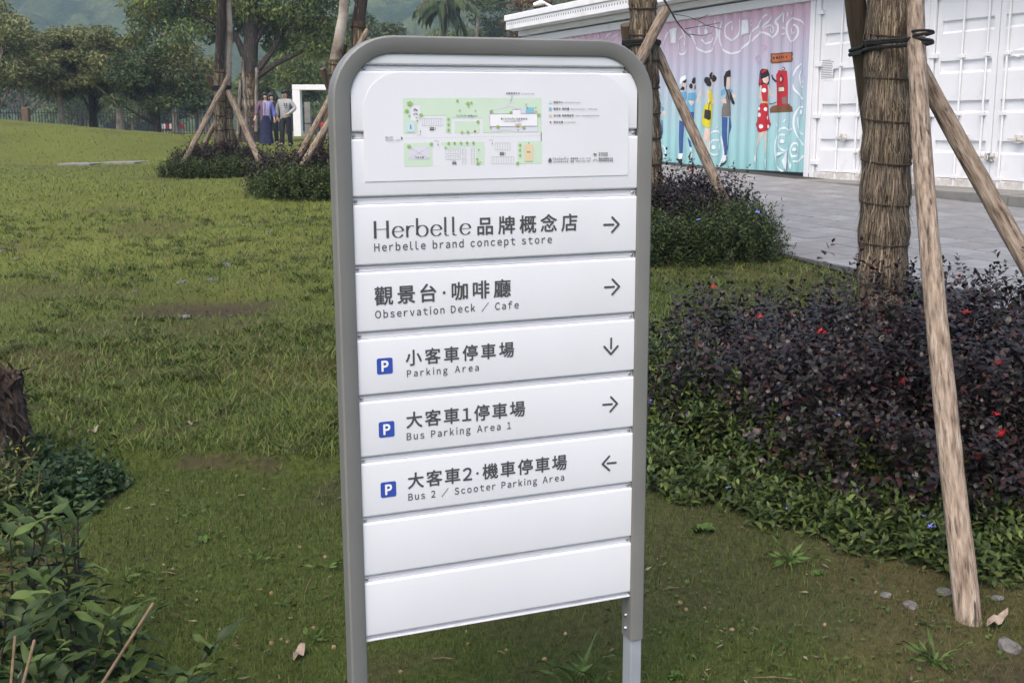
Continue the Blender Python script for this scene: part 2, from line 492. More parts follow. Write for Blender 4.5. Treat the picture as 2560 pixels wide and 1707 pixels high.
# ------------------------------------------------------------------ the signboard
SB = 1.55                                          # height of the calibrated origin above the board's foot
YAW, LEAN, ROLL = rad(21.583), rad(.535), rad(-.472)
RS = Matrix.Rotation(YAW, 3, 'Z') @ Matrix.Rotation(LEAN, 3, 'X') @ Matrix.Rotation(ROLL, 3, 'Y')
ST = Vector((-.02499, 2.65828, CAMZ))
sign = thing("direction_signboard", "tall white slatted direction signboard in a rounded grey frame on the lawn", "signboard", ST + RS @ Vector((0, 0, -SB)), rot=RS.to_euler())
RSn = np.array(RS); STn = np.array([ST.x, ST.y, 0.])

def spt(px, py):
    """pixel of the photograph -> position on the board's face (right, up from the foot)"""
    dr = ray(px, py); nn = RSn[:, 1]
    q = RSn.T @ (dr * ((nn @ STn) / (nn @ dr)) - STn)
    return float(q[0]), float(q[2]) + SB

def za(p): return (860 + p[0] / 3.0154, 480 + p[1] / 3.0154)
def zb(p): return (860 + p[0] / 3.0154, 820 + p[1] / 3.0154)
def zm(p): return (1000 + p[0] / 6.1895, 210 + p[1] / 6.1895)
def zl(p): return (1340 + p[0] / 7.465, 230 + p[1] / 7.465)

# frame: one bent square tube, left foot -> arch -> right foot
def arch(hw, top, r, zbot, n=10):
    P = [(-hw, zbot), (-hw, top - r)]
    for i in range(1, n): a = math.pi - math.pi / 2 * i / n; P.append((-hw + r + r * math.cos(a), top - r + r * math.sin(a)))
    P += [(-hw + r, top), (hw - r, top)]
    for i in range(1, n): a = math.pi / 2 - math.pi / 2 * i / n; P.append((hw - r + r * math.cos(a), top - r + r * math.sin(a)))
    P += [(hw, top - r), (hw, zbot)]
    return P
ZE = SB - 1.305
cs = [(-.003, -.012), (.000, -.008), (.004, -.006), (.034, -.006), (.038, -.008), (.039, -.012), (.039, .040), (.036, .044), (.003, .044), (.000, .040)]
rings = []
for off, yy_ in cs:
    pass
prof = [(0., -.004), (.004, -.007), (.034, -.007), (.038, -.003), (.038, .042), (.034, .046), (.004, .046), (0., .042)]
rings = [arch(.3475 + o, SB + .1597 + o, .100 + o, ZE) for o, _ in prof]
npn = len(rings[0]); V = []; F = []
for i in range(npn):
    for k, (o, yv) in enumerate(prof):
        x, z = rings[k][i]; V.append((x, yv, z))
m_ = len(prof)
for i in range(npn - 1):
    for k in range(m_):
        F.append((i * m_ + k, (i + 1) * m_ + k, (i + 1) * m_ + (k + 1) % m_, i * m_ + (k + 1) % m_))
F += [tuple(range(m_))[::-1], tuple((npn - 1) * m_ + k for k in range(m_))]
fr = MB().add(V, F).build("frame", M['frame'], sign, smooth=True)
for s in (-1, 1):
    x0 = .3505 if s > 0 else -.3815
    MB().box(x0, x0 + .031, -.0035, .0425, -.12, ZE + .05).build("inner_post", M['inner_post'], sign, bevel=.003)
for z in (SB - 1.245, SB - 1.281):
    b = MB(); b.tube([(.3475, .022, z), (.3425, .022, z)], [.0055, .004], 10)
    b.build("bolt", M['screw'], sign, smooth=True)
    b = MB(); b.tube([(-.3475, .022, z), (-.3425, .022, z)], [.0055, .004], 10)
    b.build("bolt", M['screw'], sign, smooth=True)

PAN = [(.1640, .1370), (.1233, -.0055), (-.0212, -.1453), (-.1629, -.2958), (-.3118, -.4456), (-.4630, -.5905), (-.6064, -.7351), (-.7506, -.8787), (-.8935, -1.0222), (-1.0397, -1.1726)]
nxt = [p[0] for p in PAN[1:]] + [-1.186]
panels = []
for i, (zt, zb_) in enumerate(PAN):
    hw = .335 if i == 0 else (.3445 if i == 1 else .3472)
    zt += SB; zb_ += SB; zn = nxt[i] + SB
    pr = [(.012, zt - .0005), (.004, zt - .0002), (.0015, zt - .0012), (.0003, zt - .003), (0., zt - .0055), (0., zb_ + .0045), (.0004, zb_ + .002), (.0016, zb_ + .0004), (.0032, zb_), (.012, zb_ - .002), (.03, zb_ - .002), (.03, zt - .0005)]
    V = [(-hw, y, z) for y, z in pr] + [(hw, y, z) for y, z in pr]
    n = len(pr)
    F = [(k, (k + 1) % n, n + (k + 1) % n, n + k) for k in range(n)] + [tuple(range(n))[::-1], tuple(range(n, 2 * n))]
    p = MB().add(V, F).build("panel", M['white_panel'], sign, smooth=True)
    panels.append(p)
    g = MB()
    pr = [(.0125, zb_ - .0008), (.0060, zb_ - .006), (.0078, zb_ - .0095), (.0078, zn + .0005), (.02, zn + .0005), (.02, zb_ - .0008)]
    if i == 9: pr = [(.0125, zb_ - .0008), (.0085, zb_ - .005), (.010, zb_ - .008), (.002, zn + .002), (.002, zn), (.03, zn), (.03, zb_ - .0008)]
    hg = hw if i else .345
    V = [(-hg, y, z) for y, z in pr] + [(hg, y, z) for y, z in pr]; n = len(pr)
    F = [(k, (k + 1) % n, n + (k + 1) % n, n + k) for k in range(n)] + [tuple(range(n))[::-1], tuple(range(n, 2 * n))]
    g.add(V, F)
    gg = g.build("groove_rail", M['white_groove'], sign)
    if i < 9:
        for s in (-1, 1):
            xx = s * ((.312 if i == 0 else .3395)); zz = (zb_ + zn) / 2 - .0015
            sc_ = MB(); sc_.tube([(xx, .0080, zz), (xx, .0056, zz), (xx, .0046, zz)], [.0040, .0040, .0026], 10)
            sc_.box(xx - .0022, xx + .0022, .0040, .0048, zz - .0005, zz + .0005).box(xx - .0005, xx + .0005, .0039, .0048, zz - .0022, zz + .0022)
            sc_.build("screw", M['screw'], sign)
# two clips where the rails meet the right post
# --- lettering
def font_mesh(body, sp=1.0, off=0., res=3):
    c = bpy.data.curves.new("lettering", 'FONT'); c.body = body; c.space_character = sp; c.offset = off; c.resolution_u = res
    o = bpy.data.objects.new("lettering", c); COL.objects.link(o)
    bpy.context.view_layer.update()
    me = bpy.data.meshes.new_from_object(o.evaluated_get(bpy.context.evaluated_depsgraph_get()))
    n = len(me.vertices); V = np.empty(n * 3, np.float32); me.vertices.foreach_get("co", V); V = V.reshape(-1, 3)
    F = [tuple(p.vertices) for p in me.polygons]
    bpy.data.meshes.remove(me); bpy.data.objects.remove(o); bpy.data.curves.remove(c)
    return V[:, :2].copy(), F
_gl = {}
def glyph(ch):
    """outline of one character from the built-in font (latin letters through its full-width set)"""
    if ch not in _gl:
        c = chr(ord(ch) + 0xFEE0) if 33 <= ord(ch) <= 126 else ch
        _gl[ch] = font_mesh(c)
    return _gl[ch]
CJKW = {'·': .45}
def lettering(parent, body, u0, u1, v0, h, m, y=-.0009, cjk=False, off=0., name="lettering"):
    """a line of characters fitted between u0 and u1 on baseline v0; off = stroke thickening in em"""
    items = []
    if cjk:
        ref = .92; sc = h / ref; wts = [CJKW.get(c, .66 if c.isdigit() else 1.0) for c in body]
        tot = sum(wts); first = 1.0
        pitch = (u1 - u0 - sc * .94) / max(1e-6, tot - .5 * wts[0] - .5 * wts[-1]) if len(body) > 1 else sc
        x = 0.
        for c, w in zip(body, wts):
            V, F = glyph(c); cx = (V[:, 0].min() + V[:, 0].max()) / 2
            mid = x + w * pitch / 2
            items.append((V, F, u0 + sc * .47 + (mid - .5 * wts[0] * pitch) - cx * sc, v0 + .085 * sc)); x += w * pitch
    else:
        H0 = glyph('H')[0]; cap = float(H0[:, 1].max() - H0[:, 1].min()); base = float(H0[:, 1].min()); sc = h / cap
        SX = .84; ws = [0. if c == ' ' else float(np.ptp(glyph(c)[0][:, 0])) * sc * SX for c in body]
        n = len(body)
        gap = (u1 - u0 - sum(ws)) / max(1e-6, (n - 1) + .75 * body.count(' ')) if n > 1 else 0
        x = u0
        for c, w in zip(body, ws):
            if c == ' ': x += gap * 1.75; continue
            V, F = glyph(c); V = V * [SX, 1]; items.append((V, F, x - float(V[:, 0].min()) * sc, v0 - base * sc)); x += w + gap
    sh = [(0, 0)] + ([(off * math.cos(a), off * math.sin(a)) for a in np.arange(6) * math.pi / 3] if off else [])
    VV = []; FF = []
    for li, (dx, dz) in enumerate(sh):
        for V, F, ox, oz in items:
            k = len(VV)
            VV += [(ox + (p[0] + dx) * sc, y - li * 2.5e-5, oz + (p[1] + dz) * sc) for p in V]; FF += [tuple(i + k for i in f) for f in F]
    me = bpy.data.meshes.new(name); me.from_pydata(VV, [], FF); me.update()
    return put(name, me, parent, m)

def line(parent, body, L, Rr, T, m=M['ink'], conv=za, cjk=False, off=.012, y=-.0009):
    a, b, t = spt(*conv(L)), spt(*conv(Rr)), spt(*conv(T))
    return lettering(parent, body, a[0], b[0], (a[1] + b[1]) / 2, t[1] - a[1], m, y, cjk, off)

def ribbon(P, w, closed=False, round_=True, wf=None):
    """flat stroke of width w along 2-D points; wf gives the half width from the stroke's normal"""
    P = [np.array(p, float) for p in P]; n = len(P); Lh = []; Rh = []
    for i in range(n):
        if closed: a, b = P[i - 1], P[(i + 1) % n]
        else: a, b = P[max(i - 1, 0)], P[min(i + 1, n - 1)]
        t = (b - a) / max(np.linalg.norm(b - a), 1e-9); nn = np.array([-t[1], t[0]])
        hw = wf(nn, i / (n - 1)) if wf else w / 2
        if not closed and 0 < i < n - 1:
            t1 = (P[i] - P[i - 1]) / np.linalg.norm(P[i] - P[i - 1]); hw = hw / max(.55, abs(float(np.dot(t1, t))))
        Lh.append(P[i] + nn * hw); Rh.append(P[i] - nn * hw)
    V = Lh + Rh
    F = [(i, i + n, i + 1 + n, i + 1) for i in range(n - 1)]
    if closed: F.append((n - 1, 2 * n - 1, n, 0))
    elif round_:
        for end, nb in ((0, 1), (n - 1, n - 2)):
            c = P[end]; d_ = (P[end] - P[nb]); d_ = d_ / max(np.linalg.norm(d_), 1e-9); a0 = math.atan2(d_[1], d_[0]); k = len(V)
            hw = np.linalg.norm(Lh[end] - Rh[end]) / 2
            V += [c + hw * np.array([math.cos(a0 + a), math.sin(a0 + a)]) for a in np.linspace(-math.pi / 2, math.pi / 2, 7)]
            F.append(tuple(range(k, k + 7)))
    return V, F

class Flat:
    """flat print on a face: 2-D shapes -> one mesh at depth y"""
    def __init__(s): s.v = []; s.f = []
    def add(s, V, F):
        k = len(s.v); s.v += [(float(p[0]), float(p[1])) for p in V]; s.f += [tuple(i + k for i in f) for f in F]; return s
    def poly(s, P): return s.add(P, [tuple(range(len(P)))])
    def ell(s, c, rx, ry, n=14, a0=0): return s.poly([(c[0] + rx * math.cos(a0 + 2 * math.pi * i / n), c[1] + ry * math.sin(a0 + 2 * math.pi * i / n)) for i in range(n)])
    def rect(s, a, b): return s.poly([(a[0], a[1]), (b[0], a[1]), (b[0], b[1]), (a[0], b[1])])
    def stroke(s, P, w, **k): return s.add(*ribbon(P, w, **k))
    def build(s, name, m, parent, y):
        me = bpy.data.meshes.new(name); me.from_pydata([(p[0], y, p[1]) for p in s.v], [], s.f); me.update()
        return put(name, me, parent, m)

p1, p2, p3, p4, p5 = panels[3:8]
INKW = .020
line(p1, "品牌概念店", (1000, 325), (1757, 292), (1010, 192), cjk=True, off=INKW)
line(p1, "Herbelle brand concept store", (228, 446), (1565, 385), (228, 388))
line(p2, "觀景台·咖啡廳", (232, 852), (1255, 790), (235, 715), cjk=True, off=INKW)
line(p2, "Observation Deck / Cafe", (235, 948), (1315, 878), (235, 893))
line(p3, "小客車停車場", (467, 1305), (1280, 1245), (475, 1187), cjk=True, off=INKW)
line(p3, "Parking Area", (475, 1390), (1015, 1347), (475, 1340))
line(p4, "大客車1停車場", (470, 753), (1363, 663), (478, 633), conv=zb, cjk=True, off=INKW)
line(p4, "Bus Parking Area 1", (473, 842), (1258, 757), (473, 790), conv=zb)
line(p5, "大客車2·機車停車場", (482, 1208), (1677, 1065), (488, 1090), conv=zb, cjk=True, off=INKW)
line(p5, "Bus 2 / Scooter Parking Area", (485, 1293), (1658, 1150), (485, 1243), conv=zb)

def arc(cx, cy, rx, ry, a0, a1, n=22):
    return [(cx + rx * math.cos(rad(a0 + (a1 - a0) * i / n)), cy + ry * math.sin(rad(a0 + (a1 - a0) * i / n))) for i in range(n + 1)]

def herbelle(fl, u0, v0, h, width):
    """high-contrast wordmark: a flat pen with thick verticals and hairline horizontals (unit = cap height)"""
    thick, thin = .078, .020
    wf = lambda nn, t: math.hypot(thick * nn[0], thin * nn[1])
    st = lambda P, k=1.: S.append((P, k))
    S = []; xh = .66
    def e(x):
        st(arc(x + .24, xh / 2, .225, xh / 2 - .01, 8, 330, 30)); st([(x + .03, xh * .52), (x + .45, xh * .56)])
    st([(.06, 0), (.06, 1)], 1.15); st([(.60, 0), (.60, 1)], 1.15); st([(.06, .52), (.60, .52)])
    e(.82)
    st([(1.46, 0), (1.46, xh)]); st(arc(1.66, .36, .19, .29, 175, 60, 12))
    st([(1.90, .10), (1.90, 1.08)]); st(arc(2.13, .33, .23, .32, 175, -180, 30))
    e(2.52)
    for x in (3.16, 3.52): st([(x, 1.08), (x, .16)]); st(arc(x + .10, .13, .10, .13, 180, 300, 8))
    e(3.84)
    for P, k in S:
        Q = [(u0 + p[0] * h * width, v0 + p[1] * h) for p in P]
        fl.add(*ribbon(Q, 0, round_=False, wf=lambda nn, t: wf(nn, t) * h * k * .88))
a, b, t = spt(*za((225, 352))), spt(*za((955, 325))), spt(*za((225, 220)))
fl = Flat(); herbelle(fl, a[0], a[1], t[1] - a[1], (b[0] - a[0]) / (t[1] - a[1]) / 4.32)
fl.build("lettering", M['ink'], p1, -.0009)

def arrow(p, conv, sh, head):
    fl = Flat(); W_ = .0052
    fl.stroke([spt(*conv(q)) for q in sh], W_)
    h = [spt(*conv(q)) for q in head]
    fl.stroke(h[:2], W_).build("arrow", M['ink'], p, -.0010)
    f2 = Flat(); f2.stroke(h[1:], W_).build("arrow_barb", M['ink'], p, -.0013)
arrow(p1, za, [(1960, 248), (2030, 246)], [(2021, 191), (2070, 244), (2019, 302)])
arrow(p2, za, [(1966, 718), (2034, 714)], [(2023, 659), (2073, 712), (2021, 771)])
arrow(p3, za, [(2013, 1103), (2012, 1178)], [(1961, 1165), (2011, 1221), (2062, 1160)])
arrow(p4, zb, [(1952, 577), (2018, 572)], [(2011, 519), (2057, 567), (2006, 627)])
arrow(p5, zb, [(2048, 1012), (1985, 1018)], [(1999, 964), (1948, 1023), (1999, 1069)])
for p, conv, tl, br in ((p3, za, (248, 1252), (365, 1362)), (p4, zb, (262, 705), (379, 812)), (p5, zb, (277, 1160), (391, 1262))):
    a, b = spt(*conv(tl)), spt(*conv((br[0], br[1] - 0)))
    cx, cy = (a[0] + b[0]) / 2, (a[1] + b[1]) / 2 - .001; r = .0185; c = .0045
    P = []
    for sx, sy, a0 in ((1, 1, 0), (-1, 1, 90), (-1, -1, 180), (1, -1, 270)):
        P += [(cx + sx * (r - c) + c * math.cos(rad(a0 + k * 22.5)), cy + sy * (r - c) + c * math.sin(rad(a0 + k * 22.5))) for k in range(5)]
    Flat().poly(P).build("parking_badge", M['blue'], p, -.0008)
    lettering(p, "P", cx - .0068, cx + .0092, cy - .0115, .0230, M['white_ink'], -.0014, off=.045, name="badge_letter")

# --- map plate
pt_l, pt_b, pt_t, pr_ = -.3185, SB - .1128, SB + .1205, .085
P = [(-.3187, pt_b), (.3222, pt_b)]
P += [(.3222 - pr_ + pr_ * math.cos(a), pt_t - pr_ + pr_ * math.sin(a)) for a in np.linspace(0, math.pi / 2, 9)]
P += [(-.3187 + pr_ + pr_ * math.cos(a), pt_t - pr_ + pr_ * math.sin(a)) for a in np.linspace(math.pi / 2, math.pi, 9)]
n = len(P)
plate = MB().add([(x, -.0016, z) for x, z in P] + [(x, -.0004, z) for x, z in P],
                 [tuple(range(n)), tuple(range(n, 2 * n))[::-1]] + [(i, i + n, (i + 1) % n + n, (i + 1) % n) for i in range(n)]).build("map_plate", M['white_panel'], sign)
Y0 = -.0019
def mr(fl, x0, y0, x1, y1): return fl.rect(spt(*zm((x0, y0))), spt(*zm((x1, y1))))
def mp(*P): return [spt(*zm(p)) for p in P]
g = Flat()
g.poly(mp((40, 220), (2183, 218), (2185, 745), (1275, 757), (1275, 530), (795, 530), (795, 762), (700, 762), (700, 492), (305, 495), (305, 320), (157, 322), (160, 570), (270, 570), (270, 768), (50, 770)))
mr(g, 842, 582, 1225, 760)
g.poly(mp((52, 918), (498, 910), (500, 1270), (60, 1280)))
g.poly(mp((625, 905), (1300, 900), (1302, 1248), (1180, 1250), (1165, 968), (938, 970), (938, 1002), (675, 1005), (675, 938), (625, 940)))
mr(g, 1812, 888, 2190, 1230)
tag(g.build("printed_lawn", M['mapgreen'], plate, Y0), kind="stuff")
g = Flat()
g.stroke(mp((1400, 690), (1352, 560), (1380, 400), (1500, 380), (1640, 350), (1740, 335), (1830, 380), (1860, 400)), .004)
g.stroke(mp((1650, 335), (1720, 260)), .003)
g.poly(mp((1440, 740), (1370, 670), (1500, 665), (2120, 660), (2120, 742), (1800, 745), (1650, 715)))
mr(g, 1860, 385, 1940, 458); mr(g, 130, 975, 452, 1162)
tag(g.build("printed_path", M['maplav'], plate, Y0 - .0003), kind="stuff")
g = Flat(); g.poly(mp((1386, 464), (1732, 461), (1732, 398), (1862, 394), (1862, 460), (2118, 458), (2120, 653), (1866, 655), (1866, 622), (1778, 624), (1778, 660), (1386, 660)))
g.build("printed_building", M['white_ink'], plate, Y0 - .0006)
g = Flat()
g.stroke(mp((1386, 464), (1732, 461), (1732, 398), (1862, 394), (1862, 460), (2118, 458), (2120, 653), (1866, 655), (1866, 622), (1778, 624), (1778, 660), (1386, 660)), .0007, closed=True)
g.stroke(mp((1725, 240), (1725, 185)), .0007).stroke(mp((1700, 270), (1725, 238)), .0007)
g.poly(mp((12, 812), (38, 842), (12, 872))); g.stroke(mp((2177, 750), (2177, 882)), .0014)
for x, y in ((582, 945), (1420, 930), (312, 733), (245, 525), (1820, 712), (1985, 915), (2094, 370), (1968, 380)): g.ell(spt(*zm((x, y))), .0012, .0012, 8)
for P in (((520, 882), (582, 882)), ((582, 882), (582, 940)), ((1365, 868), (1418, 868)), ((1418, 868), (1420, 925)), ((250, 795), (308, 795)), ((310, 795), (312, 738)), ((305, 565), (305, 525)), ((305, 525), (250, 525)), ((1925, 350), (1966, 350)), ((1966, 350), (1968, 380)), ((1820, 730), (1820, 700)), ((1985, 925), (1985, 900))):
    g.stroke(mp(*P), .0005, round_=False)
for x in range(85, 2150, 42):          # dashed road centre
    yy = 842 - (x - 85) * .0185
    g.stroke(mp((x, yy), (x + 18, yy - .3)), .0004, round_=False)
# icons
for bx, by in ((455, 672), (1537, 1056)):
    mr(g, bx, by, bx + 66, by + 10); mr(g, bx, by + 24, bx + 66, by + 40); mr(g, bx, by, bx + 7, by + 30); mr(g, bx + 60, by, bx + 66, by + 30); mr(g, bx + 20, by, bx + 24, by + 30); mr(g, bx + 42, by, bx + 46, by + 30)
    g.ell(spt(*zm((bx + 15, by + 42))), .0011, .0011, 8).ell(spt(*zm((bx + 52, by + 42))), .0011, .0011, 8)
g.stroke(mp((805, 1220), (815, 1198), (853, 1198), (863, 1220)), .0011); mr(g, 803, 1218, 865, 1236); mr(g, 803, 1236, 816, 1246); mr(g, 852, 1236, 865, 1246)
for cx, cy in ((212, 410), (255, 410), (212, 472), (258, 472)): g.add(*ribbon([spt(*zm((cx + 11 * math.cos(t), cy + 11 * math.sin(t)))) for t in np.linspace(0, 2 * math.pi, 13)[:-1]], .0005, closed=True))
g.stroke(mp((212, 405), (225, 385), (240, 405), (258, 405)), .0014).stroke(mp((212, 470), (230, 455), (245, 470)), .0006).stroke(mp((230, 455), (250, 455), (258, 470)), .0006)
g.ell(spt(*zm((160, 645))), .0014, .0014, 8); mr(g, 152, 660, 168, 694); mr(g, 147, 688, 174, 695)
for x in (1800, 1816, 1832): g.ell(spt(*zm((x, 645))), .0006, .0006, 6); mr(g, x - 5, 650, x + 5, 668)
for x in (1965, 1985, 2003): g.ell(spt(*zm((x, 1043))), .0006, .0006, 6); mr(g, x - 5, 1048, x + 5, 1066)
for x in (2087, 2103): g.ell(spt(*zm((x, 425))), .0005, .0005, 6); mr(g, x - 4, 430, x + 4, 444)
tag(g.build("printed_symbols", M['ink'], plate, Y0 - .0012), kind="stuff")
g = Flat()                                # parking bays, thin grey lines
def bays(x0, x1, y0, y1, n, horiz=True):
    for (a, b) in (((x0, y0), (x1, y0)), ((x0, y1), (x1, y1)), ((x0, y0), (x0, y1)), ((x1, y0), (x1, y1))): g.stroke(mp(a, b), .00035, round_=False)
    for i in range(1, n):
        t = i / n
        if horiz: g.stroke(mp((x0 + (x1 - x0) * t, y0), (x0 + (x1 - x0) * t, y1)), .00035, round_=False)
        else: g.stroke(mp((x0, y0 + (y1 - y0) * t), (x1, y0 + (y1 - y0) * t)), .00035, round_=False)
bays(340, 660, 535, 650, 9); bays(700, 932, 1025, 1085, 6); bays(700, 932, 1115, 1172, 6); bays(960, 1016, 1005, 1105, 3, False); bays(960, 1016, 1140, 1242, 3, False)
bays(1094, 1148, 1000, 1240, 6, False); bays(1462, 1698, 915, 1024, 6); bays(1408, 1752, 1128, 1238, 9)
g.stroke(mp((132, 978), (450, 1160)), .0003, round_=False).stroke(mp((132, 1160), (450, 978)), .0003, round_=False)
tag(g.build("printed_parking_bays", M['ink_light'], plate, Y0 - .0009), kind="stuff")
g = Flat()
def blob(x, y, r):
    c = spt(*zm((x, y))); rr = r / 6.1895 / 1030.
    g.poly([(c[0] + rr * (1 + .22 * math.sin(5 * a + x)) * math.cos(a), c[1] + rr * .85 * (1 + .22 * math.sin(5 * a + x)) * math.sin(a)) for a in np.linspace(0, 2 * math.pi, 22)[:-1]])
def star(x, y, r=28):
    c = spt(*zm((x, y))); rr = r / 6.1895 / 1030.
    g.poly([(c[0] + (rr if i % 2 else rr * .45) * math.cos(i * math.pi / 10), c[1] + (rr if i % 2 else rr * .45) * math.sin(i * math.pi / 10)) for i in range(20)])
for q in ((145, 305, 38), (98, 420, 28), (136, 495, 13), (318, 480, 26), (263, 568, 14), (1042, 302, 27), (1097, 292, 18), (1056, 348, 12), (915, 412, 13), (1160, 414, 12), (1406, 425, 27), (1710, 440, 20), (1510, 665, 27), (1908, 678, 24), (2142, 480, 25), (1200, 586, 24), (1943, 318, 12), (135, 968, 28), (480, 928, 26), (700, 985, 14), (1212, 1018, 13), (1188, 1165, 17), (1198, 1225, 26), (1240, 1210, 10), (1812, 1226, 26)): blob(*q)
for q in ((880, 262), (745, 547), (745, 628), (745, 713), (952, 748), (1042, 745), (745, 918), (838, 917), (936, 915), (1032, 912), (1128, 911), (1850, 945), (1850, 1024), (1850, 1105)): star(*q)
tag(g.build("printed_trees", M['maptree'], plate, Y0 - .0015), kind="stuff")
g = Flat(); mr(g, 1942, 365, 2067, 458).build("printed_pool", M['mapblue'], plate, Y0 - .0009); Flat().rect(spt(*zl((232, 290))), spt(*zl((284, 346)))).build("legend_swatch", M['mapblue'], plate, Y0 - .0009)
g = Flat(); mr(g, 92, 590, 226, 745).build("printed_information_point", M['mapinfo'], plate, Y0 - .0009); Flat().rect(spt(*zl((234, 162))), spt(*zl((284, 216)))).build("legend_swatch", M['mapinfo'], plate, Y0 - .0009)
g = Flat(); mr(g, 1925, 938, 2052, 1196).build("printed_toilet_block", M['mapsand'], plate, Y0 - .0009)
for q in ((1780, 624, 1865, 672), (2072, 408, 2114, 458)): mr(Flat(), *q).build("printed_toilet", M['mapsand'], plate, Y0 - .0009)
Flat().rect(spt(*zl((232, 414))), spt(*zl((284, 466)))).build("legend_swatch", M['mapsand'], plate, Y0 - .0009)
g = Flat(); g.ell(spt(*zm((1151, 734))), .0022, .0022).build("printed_marker", M['mapred'], plate, Y0 - .0018); Flat().ell(spt(*zl((260, 566))), .0021, .0021).build("legend_swatch", M['mapred'], plate, Y0 - .0018)
def ml(body, L, Rr, T, m=M['ink_light'], conv=zl, cjk=True): return line(plate, body, L, Rr, T, m, conv, cjk, .022, Y0 - .0014)
ml("往龍潭湖方向", (1632, 163), (1845, 161), (1632, 133), M['ink'], zm); ml("To Long Tan Lake", (1862, 160), (2066, 160), (1862, 143), conv=zm, cjk=False)
ml("廣場", (1046, 508), (1110, 507), (1046, 480), conv=zm); ml("plaza", (1116, 506), (1186, 506), (1116, 484), conv=zm, cjk=False)
ml("品牌概念店", (1790, 556), (1960, 554), (1790, 528), conv=zm); ml("brand concept store", (1598, 588), (1876, 584), (1598, 568), conv=zm, cjk=False)
ml("行政大樓", (228, 1150), (360, 1148), (228, 1122), conv=zm)
ml("2", (532, 706), (548, 706), (532, 678), M['ink'], zm, False); ml("1", (1612, 1086), (1620, 1086), (1612, 1060), M['ink'], zm, False)
zd = lambda p: (800 + p[0] / 2.7035, 60 + p[1] / 2.7035)
ml("出入口", (440, 776), (488, 775), (440, 761), M['ink'], zd); ml("entrance / exit", (440, 790), (536, 789), (440, 781), conv=zd, cjk=False)
ml("遊客中心", (318, 216), (494, 214), (318, 174), M['ink']); ml("Information center", (516, 210), (815, 208), (516, 188), cjk=False)
ml("觀景台·咖啡廳", (318, 340), (608, 336), (318, 298), M['ink']); ml("Observation Deck / Coffee shop", (637, 334), (1133, 330), (637, 312), cjk=False)
ml("洗手間·無障礙廁所", (318, 464), (695, 460), (318, 424), M['ink']); ml("Toilet / Accessible Restroom", (722, 457), (1168, 453), (722, 434), cjk=False)
ml("現在位置", (318, 586), (494, 584), (318, 546), M['ink']); ml("You Are Here", (516, 580), (722, 578), (516, 557), cjk=False)
ml("營業時間", (632, 1260), (775, 1258), (632, 1226)); ml("9:00-17:00", (808, 1256), (1015, 1254), (808, 1230), cjk=False)
ml("電話", (632, 1312), (698, 1310), (632, 1280)); ml("0800-059-588", (735, 1304), (1000, 1300), (735, 1278), cjk=False)
ml("寵物繫鍊繩", (1158, 1160), (1325, 1157), (1158, 1130)); ml("隨手清便便", (1158, 1198), (1325, 1195), (1158, 1170))
ml("園區內禁騎自行車", (1158, 1262), (1422, 1256), (1158, 1228)); ml("請停放機車停車場", (1158, 1298), (1426, 1293), (1158, 1267))
ml("香草湖畔觀光花園", (314, 1316), (590, 1311), (314, 1290))
for conv, l, r_, t, m in ((zl, (305, 1275), (598, 1270), (305, 1220), M['ink_light']), (zm, (868, 508), (1038, 507), (868, 476), M['ink_light']), (zm, (1596, 558), (1778, 556), (1596, 522), M['ink_light'])):
    a, b, t = spt(*conv(l)), spt(*conv(r_)), spt(*conv(t))
    fl = Flat(); herbelle(fl, a[0], a[1], t[1] - a[1], (b[0] - a[0]) / (t[1] - a[1]) / 4.32); fl.build("lettering", m, plate, Y0 - .0014)
g = Flat()
for conv, (x, y), w, h in ((zl, (251, 1275), 36, 52), (zm, (1567, 540), 14, 20)):
    g.poly([spt(*conv((x + w * math.sin(a) * (.95 if math.cos(a) < 0 else .95 * (1 - math.cos(a)) ** .6), y - h * math.cos(a) * (1.0 if math.cos(a) > 0 else .85)))) for a in np.linspace(0, 2 * math.pi, 25)[:-1]])
g.poly([spt(*zl(p)) for p in ((1056, 1150), (1075, 1140), (1090, 1155), (1112, 1152), (1124, 1130), (1118, 1160), (1116, 1198), (1104, 1198), (1104, 1178), (1086, 1178), (1084, 1198), (1072, 1198), (1074, 1165), (1060, 1162))])
for cx in (1066, 1122): g.add(*ribbon([spt(*zl((cx + 14 * math.cos(t), 1282 + 15 * math.sin(t)))) for t in np.linspace(0, 2 * math.pi, 15)[:-1]], .0005, closed=True))
g.stroke([spt(*zl(p)) for p in ((1066, 1282), (1084, 1250), (1112, 1262), (1122, 1282))], .0008)
tag(g.build("printed_emblem", M['ink_light'], plate, Y0 - .0016), kind="stuff")
# ------------------------------------------------------------------ white shipping containers
WROT = -rad(65.0)                                  # local x runs along the row towards the camera's right, y into it
WX = -WD
def wl(px, py):
    """pixel -> position on the container wall (along, up), local to the row"""
    dr = ray(px, py); t = (C0 @ WN) / (dr[:2] @ WN); p = dr * t
    return float((p[:2] - C0) @ WX), float(CAMZ + p[2] - CZ)
def cthing(name, label, x, group=None):
    p = C0 + WX * x
    return thing(name, label, "container", (p[0], p[1], CZ), group, (0, 0, WROT))

